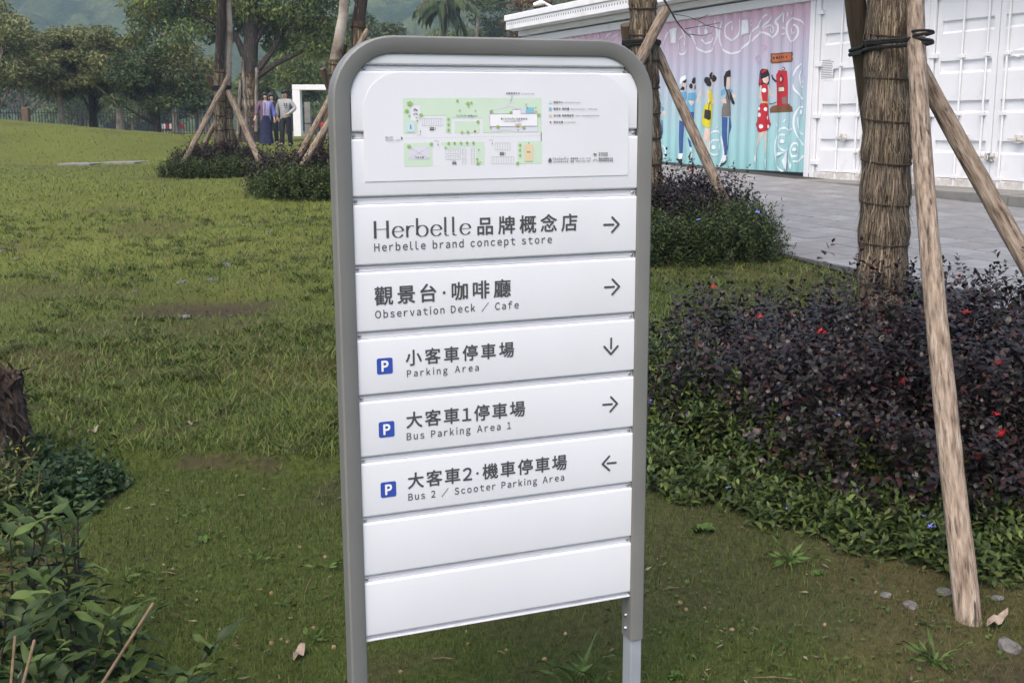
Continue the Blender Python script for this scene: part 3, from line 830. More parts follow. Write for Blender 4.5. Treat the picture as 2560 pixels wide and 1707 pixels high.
m_cont = mat("white_container_paint", [(.74, .75, .77), (.80, .81, .83)], 1.6, .5, .15, 60, mix2=((.55, .54, .51), 2.2, .66, .86))
m_rust = mat("stained_white_paint", [(.50, .46, .40), (.72, .71, .70)], 9, .6)
m_mural = bpy.data.materials.new("mural_gradient_paint"); m_mural.use_nodes = True
N, L = nodes_of(m_mural); b = N["Principled BSDF"]; b.inputs["Roughness"].default_value = .55
tc = N.new("ShaderNodeTexCoord"); sx = N.new("ShaderNodeSeparateXYZ"); L.new(tc.outputs["Object"], sx.inputs[0])
nz = N.new("ShaderNodeTexNoise"); nz.inputs["Scale"].default_value = 1.4; nz.inputs["Detail"].default_value = 4; L.new(tc.outputs["Object"], nz.inputs[0])
ma = N.new("ShaderNodeMath"); ma.operation = 'MULTIPLY_ADD'; ma.inputs[1].default_value = .35; L.new(nz.outputs[0], ma.inputs[0]); L.new(sx.outputs["Z"], ma.inputs[2])
mr_ = N.new("ShaderNodeMapRange"); mr_.inputs[1].default_value = .15; mr_.inputs[2].default_value = 2.95; L.new(ma.outputs[0], mr_.inputs[0])
cr = N.new("ShaderNodeValToRGB"); L.new(mr_.outputs[0], cr.inputs[0])
el = cr.color_ramp.elements
el[0].position = 0; el[0].color = (.27, .53, .54, 1); el[1].position = 1; el[1].color = (.62, .41, .50, 1)
for p_, c in ((.22, (.31, .55, .58)), (.45, (.38, .50, .57)), (.62, (.43, .46, .57)), (.80, (.51, .44, .55))):
    e = el.new(p_); e.color = (*c, 1)
L.new(cr.outputs[0], b.inputs["Base Color"])

PER = .28
FOLD = [(0, 0), (.07, 0), (.14, .036), (.21, .036)]
def dep(x):
    t = np.mod(x, PER)
    return np.interp(t, [0, .07, .14, .21, .28], [0, 0, .036, .036, 0]) + .02
mc = cthing("mural_container", "long white corrugated container painted with a pink to aqua mural of women", 0)
xs = []
k = math.ceil(-12.0 / PER)
while k * PER < -.12:
    for f, _ in FOLD:
        x = k * PER + f
        if -12.0 <= x <= -.12: xs.append(x)
    k += 1
xs = np.array([-12.0] + xs + [-.12]); zs = np.array([.05, .6, 1.2, 1.8, 2.4, 2.75])
V = [(x, dep(x), z) for z in zs for x in xs]; n = len(xs)
F = [(j * n + i, j * n + i + 1, (j + 1) * n + i + 1, (j + 1) * n + i) for j in range(len(zs) - 1) for i in range(n - 1)]
MB().add(V, F).build("corrugated_side", m_mural, mc)
MB().box(-12.19, 0, -.012, .12, 2.75, 2.90).build("top_rail", m_cont, mc, bevel=.01)
MB().box(-12.19, 0, .0, .12, -.08, .045).build("shadow_gap_rail", M['steel_black'], mc, bevel=.01)  # rail coloured black to paint the shadow gap under the container
for x in (-12.19, -.115):
    MB().box(x, x + .11, -.015, .12, -.085, 2.745).build("corner_post", m_cont, mc, bevel=.012)
MB().box(-12.1, -.02, .13, 2.40, -.08, 2.87).build("body", m_cont, mc)

PAINT = {k: mat("mural_" + k, [tuple(.92 * x for x in c), tuple(min(1, 1.06 * x) for x in c)], 12, .55) for k, c in dict(
    white=(.74, .78, .83), black=(.022, .020, .024), skin=(.66, .52, .45), red=(.46, .022, .035), yellow=(.62, .56, .03), blue=(.13, .36, .56), jeans=(.045, .095, .28),
    grey=(.17, .16, .15), brown=(.16, .085, .042), orange=(.45, .13, .055), cream=(.62, .62, .48), dark=(.035, .028, .030), pink=(.62, .30, .48), purple=(.10, .07, .22)).items()}
def m1(P): return [wl(1640 + p[0] / 5.8725, p[1] / 5.8725) for p in P]
def m2(P): return [wl(1640 + p[0] / 5.4625, 160 + p[1] / 5.4625) for p in P]
def ellp(c, rx, ry, n=14): return [(c[0] + rx * math.cos(2 * math.pi * i / n), c[1] + ry * math.sin(2 * math.pi * i / n)) for i in range(n)]
def paint(name, shapes):
    """paint laid on the corrugated side: every shape follows the folds, later ones over earlier ones"""
    bm = bmesh.new(); mats = []
    me = bpy.data.meshes.new(name)
    for li, (col, P) in enumerate(shapes):
        if col not in mats: mats.append(col)
        b2 = bmesh.new()
        if isinstance(P, tuple):                     # ribbon (verts, faces)
            vs = [b2.verts.new((p[0], 0, p[1])) for p in P[0]]
            for f in P[1]:
                try: b2.faces.new([vs[i] for i in f])
                except ValueError: pass
        else:
            vs = [b2.verts.new((p[0], 0, p[1])) for p in P]
            for tr in tessellate_polygon([[Vector((p[0], p[1], 0)) for p in P]]):
                try: b2.faces.new([vs[i] for i in tr])
                except ValueError: pass
        x0 = min(v.co.x for v in b2.verts); x1 = max(v.co.x for v in b2.verts)
        k = math.floor(x0 / .07)
        while k * .07 < x1:
            bmesh.ops.bisect_plane(b2, geom=b2.verts[:] + b2.edges[:] + b2.faces[:], plane_co=(k * .07, 0, 0), plane_no=(1, 0, 0)); k += 1
        mi = mats.index(col)
        vmap = {}
        for v in b2.verts: vmap[v] = bm.verts.new((v.co.x, float(dep(v.co.x)) - .003 - .0005 * li, v.co.z))
        for f in b2.faces:
            try:
                nf = bm.faces.new([vmap[v] for v in f.verts]); nf.material_index = mi
            except ValueError: pass
        b2.free()
    bmesh.ops.recalc_face_normals(bm, faces=bm.faces)
    bm.to_mesh(me); bm.free()
    for c in mats: me.materials.append(PAINT[c])
    return put(name, me, mc)
def smoothline(P, n=6):
    P = [np.array(p, float) for p in P]; out = []
    for i in range(len(P) - 1):
        p0, p1_, p2_, p3_ = P[max(i - 1, 0)], P[i], P[i + 1], P[min(i + 2, len(P) - 1)]
        for k in range(n):
            t = k / n
            out.append(.5 * (2 * p1_ + (p2_ - p0) * t + (2 * p0 - 5 * p1_ + 4 * p2_ - p3_) * t * t + (3 * p1_ - p0 - 3 * p2_ + p3_) * t ** 3))
    return out + [P[-1]]
def st1(P, w=.035, c='white'): return (c, ribbon(smoothline(m1(P)), w))
def st2(P, w=.035, c='white'): return (c, ribbon(smoothline(m2(P)), w))
o = paint("painted_caller", [
    ('black', m2([(1365, 280), (1372, 200), (1395, 110), (1440, 65), (1490, 75), (1512, 130), (1532, 200), (1512, 270), (1490, 290), (1420, 300), (1385, 312)])),
    ('skin', m2([(1440, 205), (1500, 165), (1506, 230), (1482, 272), (1450, 255)])),
    ('skin', m2([(1415, 290), (1395, 400), (1383, 490), (1470, 470), (1490, 430), (1430, 440), (1440, 300)])),
    ('skin', m2([(1500, 300), (1550, 350), (1590, 440), (1570, 455), (1510, 410), (1492, 330)])),
    ('skin', m2([(1405, 935), (1450, 925), (1375, 1130), (1335, 1245), (1323, 1235), (1350, 1100)])),
    ('skin', m2([(1450, 920), (1478, 920), (1475, 1100), (1472, 1225), (1456, 1225)])),
    ('red', m2([(1435, 285), (1480, 265), (1495, 330), (1490, 525), (1440, 515), (1430, 400)])),
    ('red', m2([(1420, 540), (1490, 535), (1520, 640), (1540, 770), (1562, 825), (1515, 895), (1460, 915), (1410, 940), (1355, 905), (1330, 830), (1350, 780), (1365, 650)])),
    ('red', m2([(1425, 115), (1465, 68), (1488, 85), (1440, 135)])), ('red', m2(ellp((1415, 240), 24, 42))), ('purple', m2(ellp((1405, 165), 22, 30))),
    ('yellow', m2([(1440, 512), (1492, 522), (1492, 538), (1440, 530)])),
    ] + [('white', m2(ellp(c, a, b_))) for c, a, b_ in (((1400, 612), 14, 24), ((1468, 620), 20, 28), ((1403, 697), 22, 30), ((1502, 735), 18, 30), ((1420, 855), 22, 30), ((1522, 855), 18, 25), ((1457, 362), 20, 30))]
    + [('white', m2([(1323, 1240), (1342, 1250), (1340, 1372), (1325, 1340), (1306, 1312)])), ('white', m2([(1455, 1300), (1475, 1295), (1490, 1422), (1465, 1418)]))])
o["label"] = "painted woman in red polka dot dress on a telephone"
o = paint("painted_telephone", [
    ('brown', m2([(1543, 670), (1545, 608), (1580, 572), (1640, 556), (1790, 546), (1850, 590), (1856, 655)])),
    ('red', m2([(1610, 150), (1640, 86), (1758, 95), (1766, 300), (1764, 545), (1740, 582), (1617, 574)])),
    ('dark', m2(ellp((1690, 210), 42, 64))), ('red', m2(ellp((1690, 210), 30, 48))), ('cream', m2(ellp((1690, 210), 18, 28))),
    ('dark', m2([(1634, 318), (1736, 312), (1738, 380), (1638, 388)])), ('cream', m2([(1640, 325), (1731, 319), (1733, 372), (1643, 381)])),
    ('grey', m2([(1710, 460), (1755, 450), (1752, 545), (1715, 552)])), ('grey', m2(ellp((1728, 66), 19, 26))), ('white', m2(ellp((1728, 66), 7, 11))),
    st2([(1610, 240), (1585, 200), (1575, 160)], .03, 'dark'), st2([(1505, 470), (1530, 530), (1570, 548), (1610, 520)], .018, 'grey')])
o["label"] = "painted red rotary telephone on a brown shelf"
o = paint("painted_board", [('brown', m1([(1650, 790), (1990, 762), (2000, 800), (1988, 840), (2000, 870), (1985, 910), (1690, 940), (1650, 900), (1670, 860), (1648, 830)])),
    ('orange', m1([(1692, 810), (1950, 785), (1952, 885), (1695, 910)]))] +
    [('dark', m1([(x, 838 - .1 * (x - 1700)), (x + w, 836 - .1 * (x - 1700)), (x + w, 872 - .1 * (x - 1700)), (x, 876 - .1 * (x - 1700))])) for x, w in ((1706, 18), (1736, 20), (1768, 14), (1812, 30), (1856, 12), (1884, 10))])
o["label"] = "painted orange nameboard with brown ragged edge"
o = paint("painted_tall_woman", [
    ('skin', m2([(925, 185), (990, 172), (992, 230), (975, 310), (960, 345), (940, 300)])),
    ('blue', m2([(880, 365), (935, 330), (920, 420), (870, 445)])), ('blue', m2([(985, 320), (1040, 370), (1030, 402), (1000, 395), (960, 380)])),
    ('grey', m2([(935, 350), (990, 350), (1000, 480), (1010, 600), (1013, 715), (882, 720), (890, 600), (922, 500)])),
    ('skin', m2([(1030, 395), (1070, 440), (1050, 470), (1020, 430)])), ('skin', m2([(858, 500), (930, 478), (932, 545), (900, 528)])),
    ('jeans', m2([(890, 722), (945, 732), (937, 900), (937, 1240), (905, 1252), (890, 950)])), ('jeans', m2([(975, 732), (1005, 722), (1022, 860), (987, 960), (962, 1130), (946, 1200), (938, 1150), (968, 960), (980, 870)])),
    ('black', m2([(916, 180), (936, 105), (965, 84), (994, 95), (996, 172), (942, 182), (930, 330), (992, 545), (995, 562), (960, 480), (938, 400), (916, 300)])),
    ('black', m2([(992, 350), (1030, 430), (1054, 540), (1040, 560), (1000, 480)])),
    ('white', m2([(905, 1250), (938, 1255), (918, 1320), (895, 1340)])), ('black', m2([(935, 1258), (968, 1335), (960, 1335), (928, 1270)])), ('black', m2([(930, 1315), (937, 1330), (880, 1405), (862, 1400)]))])
o["label"] = "painted tall woman in grey tunic and jeans"
o = paint("painted_woman_in_yellow", [
    ('skin', m2([(730, 220), (792, 232), (782, 270), (748, 310), (742, 350), (710, 350)])), ('skin', m2([(672, 370), (700, 358), (690, 470), (705, 540), (680, 520)])),
    ('skin', m2([(765, 460), (795, 500), (770, 550), (700, 570), (700, 540), (750, 510)])),
    ('skin', m2([(662, 870), (700, 880), (690, 1010), (640, 1080), (618, 1110), (640, 980)])), ('skin', m2([(680, 880), (708, 895), (690, 1200), (664, 1210)])),
    ('yellow', m2([(693, 358), (752, 370), (768, 480), (745, 545), (690, 535)])), ('yellow', m2([(668, 540), (762, 545), (757, 700), (732, 880), (640, 852), (582, 806), (620, 750), (640, 620)])),
    ('black', m2(ellp((738, 165), 40, 52))), ('black', m2(ellp((775, 200), 33, 50))), ('black', m2(ellp((680, 225), 32, 45))), ('black', m2(ellp((700, 270), 28, 40))),
    ('yellow', m2([(735, 175), (760, 135), (776, 140), (745, 195)])),
    ('dark', m2([(660, 622), (720, 642), (727, 740), (690, 772), (648, 735)])), st2([(690, 630), (695, 560), (715, 520)], .018, 'dark')])
o["label"] = "painted woman in yellow dress with a dark handbag"
o = paint("painted_woman_in_cap", [
    ('skin', m2([(340, 265), (392, 250), (392, 310), (372, 345), (350, 340)])), ('blue', m2([(325, 390), (405, 368), (412, 470), (380, 520), (330, 450)])),
    ('jeans', m2([(308, 770), (355, 800), (342, 1000), (332, 1222), (304, 1222), (302, 1000)])), ('black', m2([(333, 238), (392, 200), (402, 238), (355, 268)])),
    ('black', m2([(318, 352), (340, 305), (362, 330), (350, 362)])), ('black', m2(ellp((400, 310), 10, 20))),
    ('white', m2([(313, 275), (322, 195), (350, 160), (390, 160), (392, 200), (340, 238), (330, 282)])), ('white', m2([(293, 1225), (335, 1225), (322, 1300), (300, 1300)])), ('black', m2([(290, 1290), (300, 1300), (320, 1300), (330, 1290), (318, 1388), (300, 1365)]))])
o["label"] = "painted woman in white cap and blue shirt"
o = paint("painted_waving_woman", [
    ('skin', m2([(470, 280), (522, 268), (520, 312), (490, 348), (478, 330)])), ('skin', m2([(540, 500), (568, 400), (602, 315), (606, 345), (578, 420), (552, 525)])),
    ('blue', m2([(428, 400), (530, 388), (548, 450), (520, 520), (507, 655), (430, 650), (412, 580)])), ('skin', m2([(428, 500), (512, 508), (450, 572)])),
    ('jeans', m2([(440, 660), (505, 655), (492, 830), (450, 740)])), ('jeans', m2([(418, 1000), (440, 1050), (458, 1140), (432, 1130)])),
    ('black', m2([(458, 255), (468, 202), (508, 176), (532, 198), (530, 262), (480, 278)])), ('black', m2(ellp((455, 305), 15, 36))), ('black', m2(ellp((516, 320), 17, 36))),
    ('white', m2([(435, 1140), (462, 1150), (455, 1230), (440, 1250)])), ('black', m2([(420, 1275), (445, 1190), (452, 1210), (432, 1285)])), ('white', m2(ellp((458, 1270), 16, 40))), ('black', m2([(445, 1285), (480, 1285), (462, 1350)]))])
o["label"] = "painted woman in blue shirt raising one hand"
o = paint("painted_figure_fragment", [('blue', m2([(50, 600), (95, 590), (100, 640), (55, 650)])), ('skin', m2([(60, 650), (105, 640), (110, 690), (65, 730)])), ('jeans', m2([(55, 770), (78, 770), (85, 940), (60, 1020)]))])
o["label"] = "painted sleeve and leg of a woman half hidden by the trunk"
o = paint("painted_pink_scrolls", [
    st1([(930, 320), (900, 470), (905, 620), (960, 720), (1070, 790), (1200, 750), (1330, 620), (1350, 520), (1460, 400), (1490, 320), (1600, 220)]),
    st1([(1190, 300), (1190, 450), (1150, 560), (1080, 595), (1010, 540), (1000, 430), (1030, 350), (1080, 320), (1115, 360)]),
    st1([(480, 460), (540, 640), (600, 720), (690, 768), (780, 740), (860, 600), (880, 470), (850, 310)]), st1([(640, 590), (700, 640), (770, 620), (800, 560)]), st1([(620, 500), (615, 400), (640, 360)]),
    st1([(1400, 610), (1480, 500), (1560, 480), (1620, 510), (1700, 550), (1750, 480), (1760, 380), (1740, 310), (1830, 180)]), st1([(1480, 480), (1600, 340), (1690, 210)]),
    st1([(1560, 440), (1600, 390), (1660, 375), (1715, 420), (1700, 480), (1650, 470), (1650, 420)], .025),
    st1([(2160, 370), (2080, 300), (1970, 270), (1910, 340), (1900, 480), (1930, 590), (1980, 615), (2040, 560), (2065, 470), (2050, 390), (2000, 370), (1960, 430), (1970, 500), (2010, 480)], .03),
    st1([(370, 535), (310, 620), (300, 720), (350, 800), (400, 770), (440, 660)], .03), st1([(370, 440), (395, 560), (390, 660)], .02), st1([(60, 760), (100, 640), (150, 480)], .03),
    st1([(720, 420), (745, 390), (795, 395), (790, 430)], .025), st1([(1860, 320), (1865, 210)], .04), st1([(1910, 240), (1915, 190)], .02), st1([(1955, 210), (1965, 160)], .02), st1([(1835, 400), (1880, 425)], .025), st1([(1840, 515), (1878, 495)], .025),
    st1([(1360, 320), (1400, 300)], .02), st1([(1370, 370), (1400, 372)], .02),
    ('white', m1([(1255, 300), (1320, 290), (1335, 480), (1215, 545), (1240, 420)])), ('white', m1([(160, 440), (280, 410), (270, 520), (265, 640), (200, 630), (180, 500)])), ('white', m1(ellp((725, 475), 25, 45))), ('white', m1(ellp((1105, 415), 25, 45))),
    st1([(-900, 420), (-820, 640), (-700, 500), (-640, 440)], .03), st1([(-420, 420), (-380, 640), (-300, 700), (-200, 480)], .03), st1([(-640, 560), (-560, 470)], .02),
    st1([(1560, 740), (1600, 700), (1580, 665), (1550, 680)], .012, 'pink'), st1([(1440, 850), (1480, 820), (1520, 880), (1480, 915), (1440, 850)], .012, 'pink')])
o["label"] = "white painted scrolls along the pink top of the mural"; o["kind"] = "stuff"
o = paint("painted_aqua_scrolls", [
    st2([(1700, 1470), (1620, 1370), (1590, 1200), (1600, 1050), (1650, 930), (1720, 875), (1780, 920), (1800, 1010), (1780, 1110), (1730, 1190), (1660, 1120), (1650, 1030), (1680, 970), (1720, 970)], .03),
    st2([(1840, 1270), (1820, 1190), (1850, 1090), (1900, 1100), (1920, 1180), (1900, 1250), (1850, 1260)], .03), st2([(1850, 1330), (1930, 1330), (1990, 1260)], .03),
    st2([(1990, 590), (1920, 600), (1870, 700), (1860, 850), (1890, 980), (1960, 1050), (1990, 1100)], .03), st2([(1900, 740), (1910, 850), (1960, 940), (1992, 960)], .025),
    st2([(700, 1250), (700, 1080), (740, 950), (800, 920), (850, 945)], .03), st2([(880, 1000), (900, 1150), (890, 1300), (830, 1430)], .03), st2([(725, 1210), (780, 1245), (840, 1200), (855, 1100), (820, 1045), (760, 1050), (725, 1110)], .03),
    st2([(1992, 320), (1940, 260), (1930, 150), (1970, 60), (1990, 20)], .025), st2([(1865, 160), (1900, 60), (1950, 0)], .03), st2([(1860, 290), (1890, 380), (1992, 480)], .03), st2([(1990, 250), (1965, 200), (1985, 140)], .025),
    st2([(1610, 820), (1620, 850)], .02), st2([(1722, 790), (1735, 760)], .02), st2([(1765, 845), (1800, 800)], .02), st2([(1805, 912), (1845, 890)], .02), st2([(735, 880), (740, 840)], .02), st2([(805, 875), (820, 845)], .02), st2([(65, 1100), (100, 1150), (105, 1230), (70, 1310)], .025),
    ('white', m2(ellp((772, 1140), 18, 28))), ('white', m2(ellp((1705, 1060), 20, 28))), ('white', m2(ellp((1865, 1170), 22, 25))), ('white', m2(ellp((1972, 660), 20, 35))),
    ('white', m2([(1610, 1270), (1640, 1210), (1720, 1210), (1680, 1250)])), ('white', m2([(1740, 1215), (1770, 1210), (1775, 1350), (1750, 1450), (1715, 1420), (1700, 1320)])), ('white', m2([(1785, 1260), (1835, 1380), (1825, 1450)]))])
o["label"] = "white painted spirals and petals low on the mural"; o["kind"] = "stuff"

# two container ends with their doors
def container_end(x0, label):
    t = cthing("door_container", label, x0, "container ends with doors")
    B = lambda: MB()
    B().box(.03, 2.41, .10, 6.0, -.06, 2.88).build("body", m_cont, t)
    for x in (0.004, 2.33): B().box(x, x + .106, .0, .12, -.08, 2.9).build("corner_post", m_cont, t, bevel=.012)
    B().box(.112, 2.328, .004, .10, 2.76, 2.895).build("door_header", m_cont, t, bevel=.01)
    B().box(.112, 2.328, .006, .10, -.07, .075).build("door_sill", m_rust, t, bevel=.008)
    bands = [.52, 1.06, 1.60, 2.14]
    for k, (a, b_) in enumerate(((.125, 1.214), (1.226, 2.315))):
        pr = [(.04, .085)]
        for zc in bands: pr += [(.04, zc - .10), (.072, zc - .07), (.072, zc + .06), (.04, zc + .075)]
        pr += [(.04, 2.75), (.09, 2.75), (.09, .085)]
        V = [(a + .09, y, z) for y, z in pr] + [(b_ - .09, y, z) for y, z in pr]; n = len(pr)
        F = [(i, (i + 1) % n, n + (i + 1) % n, n + i) for i in range(n)] + [tuple(range(n))[::-1], tuple(range(n, 2 * n))]
        dmb = MB().add(V, F).box(a, a + .089, .037, .092, .083, 2.752).box(b_ - .089, b_, .037, .092, .083, 2.752)
        dr = dmb.build("door", m_cont, t)
        for zc in (.22, .95, 1.75, 2.55):
            xh = a - .01 if k == 0 else b_ + .01
            B().box(xh - .07, xh + .07, -.012, .036, zc - .035, zc + .035).build("hinge", m_cont, dr, bevel=.006)
        ctr = 1.22
        for xr in ((ctr - .60, ctr - .17) if k == 0 else (ctr + .17, ctr + .60)):
            rb = B(); rb.tube([(xr, .012, -.02), (xr, .012, 2.86)], .0155, 8)
            rb.build("lock_rod", m_cont, dr, smooth=True)
            for zc in (.10, .95, 1.72, 2.72): B().box(xr - .045, xr + .045, -.009, .036, zc - .022, zc + .022).build("rod_bracket", m_cont, dr, bevel=.005)
            sgn = 1 if xr < ctr else -1
            zh = .62 if abs(xr - ctr) > .4 else .38
            hb = B(); hb.box(xr + (0 if sgn > 0 else -.30), xr + (.30 if sgn > 0 else 0), -.016, -.004, zh - .014, zh + .014)
            hb.box(xr + sgn * .15 - .05, xr + sgn * .15 + .05, -.004, .036, zh - .05, zh + .055).tube([(xr + sgn * .15, -.01, zh + .02), (xr + sgn * .15, -.045, zh + .04), (xr + sgn * .15, -.04, zh - .03)], .008, 6)
            hb.build("handle", m_rust, dr, bevel=.003)
    return t
ce = container_end(0.0, "white container end whose door carries a small black notice")
nt_ = MB()
for i in range(11):
    z = 1.80 - i * .027; w = .20 if i == 0 else random.uniform(.24, .27)
    x = .16
    while x < .16 + w:
        q = random.uniform(.010, .02); nt_.add([(x, .0352, z), (x + q, .0352, z), (x + q, .0352, z + .012), (x, .0352, z + .012)], [(0, 1, 2, 3)]); x += q + .005
nt_.build("printed_notice", M['ink'], ce)
MB().box(.145, .44, .0358, .0368, 1.50, 1.84).build("notice_sheet", m_cont, ce)
ce2 = container_end(2.44, "white container end at the right edge behind the leaning stake")
# torn paper on the right-hand door
tp = [(3.62 - 2.44 + .12 + x, z) for x, z in ((0, 0), (.08, .05), (.18, .03), (.30, .06), (.42, .02), (.34, -.02), (.25, -.06), (.12, -.02))]
n = len(tp)
MB().add([(x, .030 + (.01 if i % 2 else 0), 1.72 + z) for i, (x, z) in enumerate(tp)], [tuple(range(n))]).build("torn_paper", M['white_paint'], ce2)
container_end(4.88, "white container end just beyond the right edge of the row")
# roof canopy over the row
rf = thing("roof_canopy", "white roof edge with a slotted fascia above the mural container", "roof", (C0[0], C0[1], CZ), rot=(0, 0, WROT))
MB().box(-10.8, 7.6, -.10, 2.6, 2.93, 3.04).build("beam", M['white_paint'], rf, bevel=.01)
MB().box(-10.8, 7.8, -.42, -.36, 3.06, 3.26).build("fascia", M['white_paint'], rf, bevel=.008)
MB().box(-10.85, 7.8, -.45, 2.8, 3.265, 3.40).build("roof_sheet", M['white_paint'], rf, bevel=.015)
MB().box(-10.75, 7.75, -.355, 2.6, 3.05, 3.09).build("soffit", M['white_paint'], rf)
sl = MB()
for i in range(160):
    x = -10.7 + i * .11; sl.box(x, x + .03, -.4225, -.418, 3.16, 3.205)
tag(sl.build("fascia_slots", M['ink_light'], rf), kind="stuff")
# street lamp behind the roof
p0 = at_depth(1388, 46, 34.0)
lp = thing("street_lamp", "white curved street lamp rising behind the white roof", "street lamp", (p0[0], p0[1], float(H(p0[0], p0[1]))))
gz = float(H(p0[0], p0[1])); hz = p0[2] - gz
MB().tube([(0, 0, -.1), (0, 0, hz - .1), (-.03, 0, hz + .15), (-.14, 0, hz + .33), (-.32, 0, hz + .42)], [.07, .05, .045, .04, .035], 8).build("pole", M['white_paint'], lp, smooth=True)
MB().tube([(-.30, 0, hz + .42), (-.40, 0, hz + .42), (-.62, 0, hz + .36)], [.04, .08, .05], 8).build("lamp_head", M['white_paint'], lp, smooth=True)
# ------------------------------------------------------------------ stakes, straw wraps, trees
def orient_z(a, b):
    a, b = Vector(a), Vector(b); q = (b - a).to_track_quat('Z', 'Y')
    return Matrix.Translation(a) @ q.to_matrix().to_4x4(), (b - a).length

def stake(root, a, b, r0, r1, m=None, name="stake", seed=0):
    """a rough pole from a to b (world), its grain along its own length"""
    mtx, Ln = orient_z(a, b); rs = np.random.default_rng(seed)
    n = 14; nr = 22; V = []; bx, by = rs.normal(size=2) * .006 * Ln
    kn = rs.random((5, 3))
    for i in range(nr + 1):
        t = i / nr; r = r0 + (r1 - r0) * t
        cx, cy = bx * math.sin(math.pi * t), by * math.sin(2 * math.pi * t)
        for k in range(n):
            a_ = 2 * math.pi * k / n
            q = r * (1 + .035 * math.sin(3 * a_ + 5 * t) + .02 * rs.normal())
            for kt, ka, kr in kn:
                dq = ((t - kt) * Ln / .05) ** 2 + (((a_ / 6.283 - ka + .5) % 1 - .5) * 6) ** 2
                q += r * .10 * math.exp(-dq)
            V.append((cx + q * math.cos(a_), cy + q * math.sin(a_), t * Ln))
    F = [(i * n + k, i * n + (k + 1) % n, (i + 1) * n + (k + 1) % n, (i + 1) * n + k) for i in range(nr) for k in range(n)]
    F += [tuple(range(n))[::-1], tuple(nr * n + k for k in range(n))]
    o = MB().add(V, F).build(name, m or M['wood'], root, smooth=True)
    o.matrix_local = Matrix.Translation(-root.location) @ mtx
    return o

def straw_wrap(root, P0, P1, r0, r1, nf, bands, fl=.16, fw=.006, seed=1, droop=.02):
    """straw bound round a trunk from P0 up to P1 (world): core, loose fibres, rope turns"""
    rs = np.random.default_rng(seed)
    P0, P1 = np.array(P0, float), np.array(P1, float); o_ = np.array(root.location)
    Ln = np.linalg.norm(P1 - P0); ax = (P1 - P0) / Ln
    e1 = unit(np.cross(ax, [0, 1, 0])); e2 = np.cross(ax, e1)
    ph = np.linspace(.04, .97, bands)
    def rr(t, a=0):
        t = np.asarray(t, float)
        dn = t[..., None] - ph[None]                       # height above each rope; straw flares towards the rope below
        up_ = np.where(dn >= 0, dn, 9).min(-1) * bands; lo_ = np.where(dn < 0, -dn, 9).min(-1) * bands
        return (r0 + (r1 - r0) * t) * (.86 + .16 * np.clip(lo_ * 1.1, 0, 1) * np.clip(up_ * 4 + .25, 0, 1))
    n = 28; m_ = bands * 6
    tt = np.linspace(0, 1, m_)
    V = [P0 + ax * Ln * t + (e1 * math.cos(2 * math.pi * k / n) + e2 * math.sin(2 * math.pi * k / n)) * float(rr(t)) * .96 - o_ for t in tt for k in range(n)]
    F = [(i * n + k, i * n + (k + 1) % n, (i + 1) * n + (k + 1) % n, (i + 1) * n + k) for i in range(m_ - 1) for k in range(n)]
    F.append(tuple((m_ - 1) * n + k for k in range(n)))
    MB().add(V, F).build("straw_core", M['strawcore'], root, smooth=True)
    t = rs.random(nf) * .99 + .01; a = rs.random(nf) * 2 * math.pi
    ln = fl * rs.uniform(.35, 1.0, nf); t2 = np.clip(t - ln / Ln, -.02, 1)
    a2 = a + rs.normal(size=nf) * .10
    loose = np.where(rs.random(nf) < .07, rs.uniform(0, 1, nf), 0) * .03
    def pt(t_, a_, off): return P0 + ax * Ln * t_[:, None] + (e1 * np.cos(a_)[:, None] + e2 * np.sin(a_)[:, None]) * (rr(t_) + off)[:, None]
    A = pt(t, a, rs.uniform(.0, .004, nf)); B = pt((t + t2) / 2, (a + a2) / 2, rs.uniform(.0, .004, nf) + loose * .5); C = pt(t2, a2, rs.uniform(.0, .006, nf) + loose)
    side = unit(np.cross(C - A, np.cos(a)[:, None] * e1 + np.sin(a)[:, None] * e2)) * (fw * rs.uniform(.4, 1.2, nf) / 2)[:, None]
    V = np.stack([A - side, A + side, B - side, B + side, C], 1).reshape(-1, 3) - o_
    k = np.arange(nf)[:, None] * 5
    base = np.array([(.12, .092, .064), (.20, .156, .110), (.30, .245, .180), (.055, .040, .027), (.17, .145, .115)])[rs.integers(0, 5, nf)] * rs.uniform(.75, 1.2, nf)[:, None]
    ob = put("straw_fibres", mesh("straw_fibres", V, [np.concatenate([k + [0, 1, 3, 2]]), k + [2, 3, 4]], cols=np.repeat(base, 5, 0)), root, M['straw'])
    tag(ob, kind="stuff")
    for j, p in enumerate(ph):
        til = rs.uniform(.1, .35)
        Q = [P0 + ax * (Ln * p + til * .12 * r0 * 4 * math.sin(b_ + 2.6)) + (e1 * math.cos(b_) + e2 * math.sin(b_)) * (float(rr(p)) + .0065) - o_ for b_ in np.linspace(0, 2 * math.pi, 25)]
        MB().tube(Q, .0055 if nf > 5000 else .010, 5, cap=False).build("rope_turn", M['rope'], root, smooth=True)

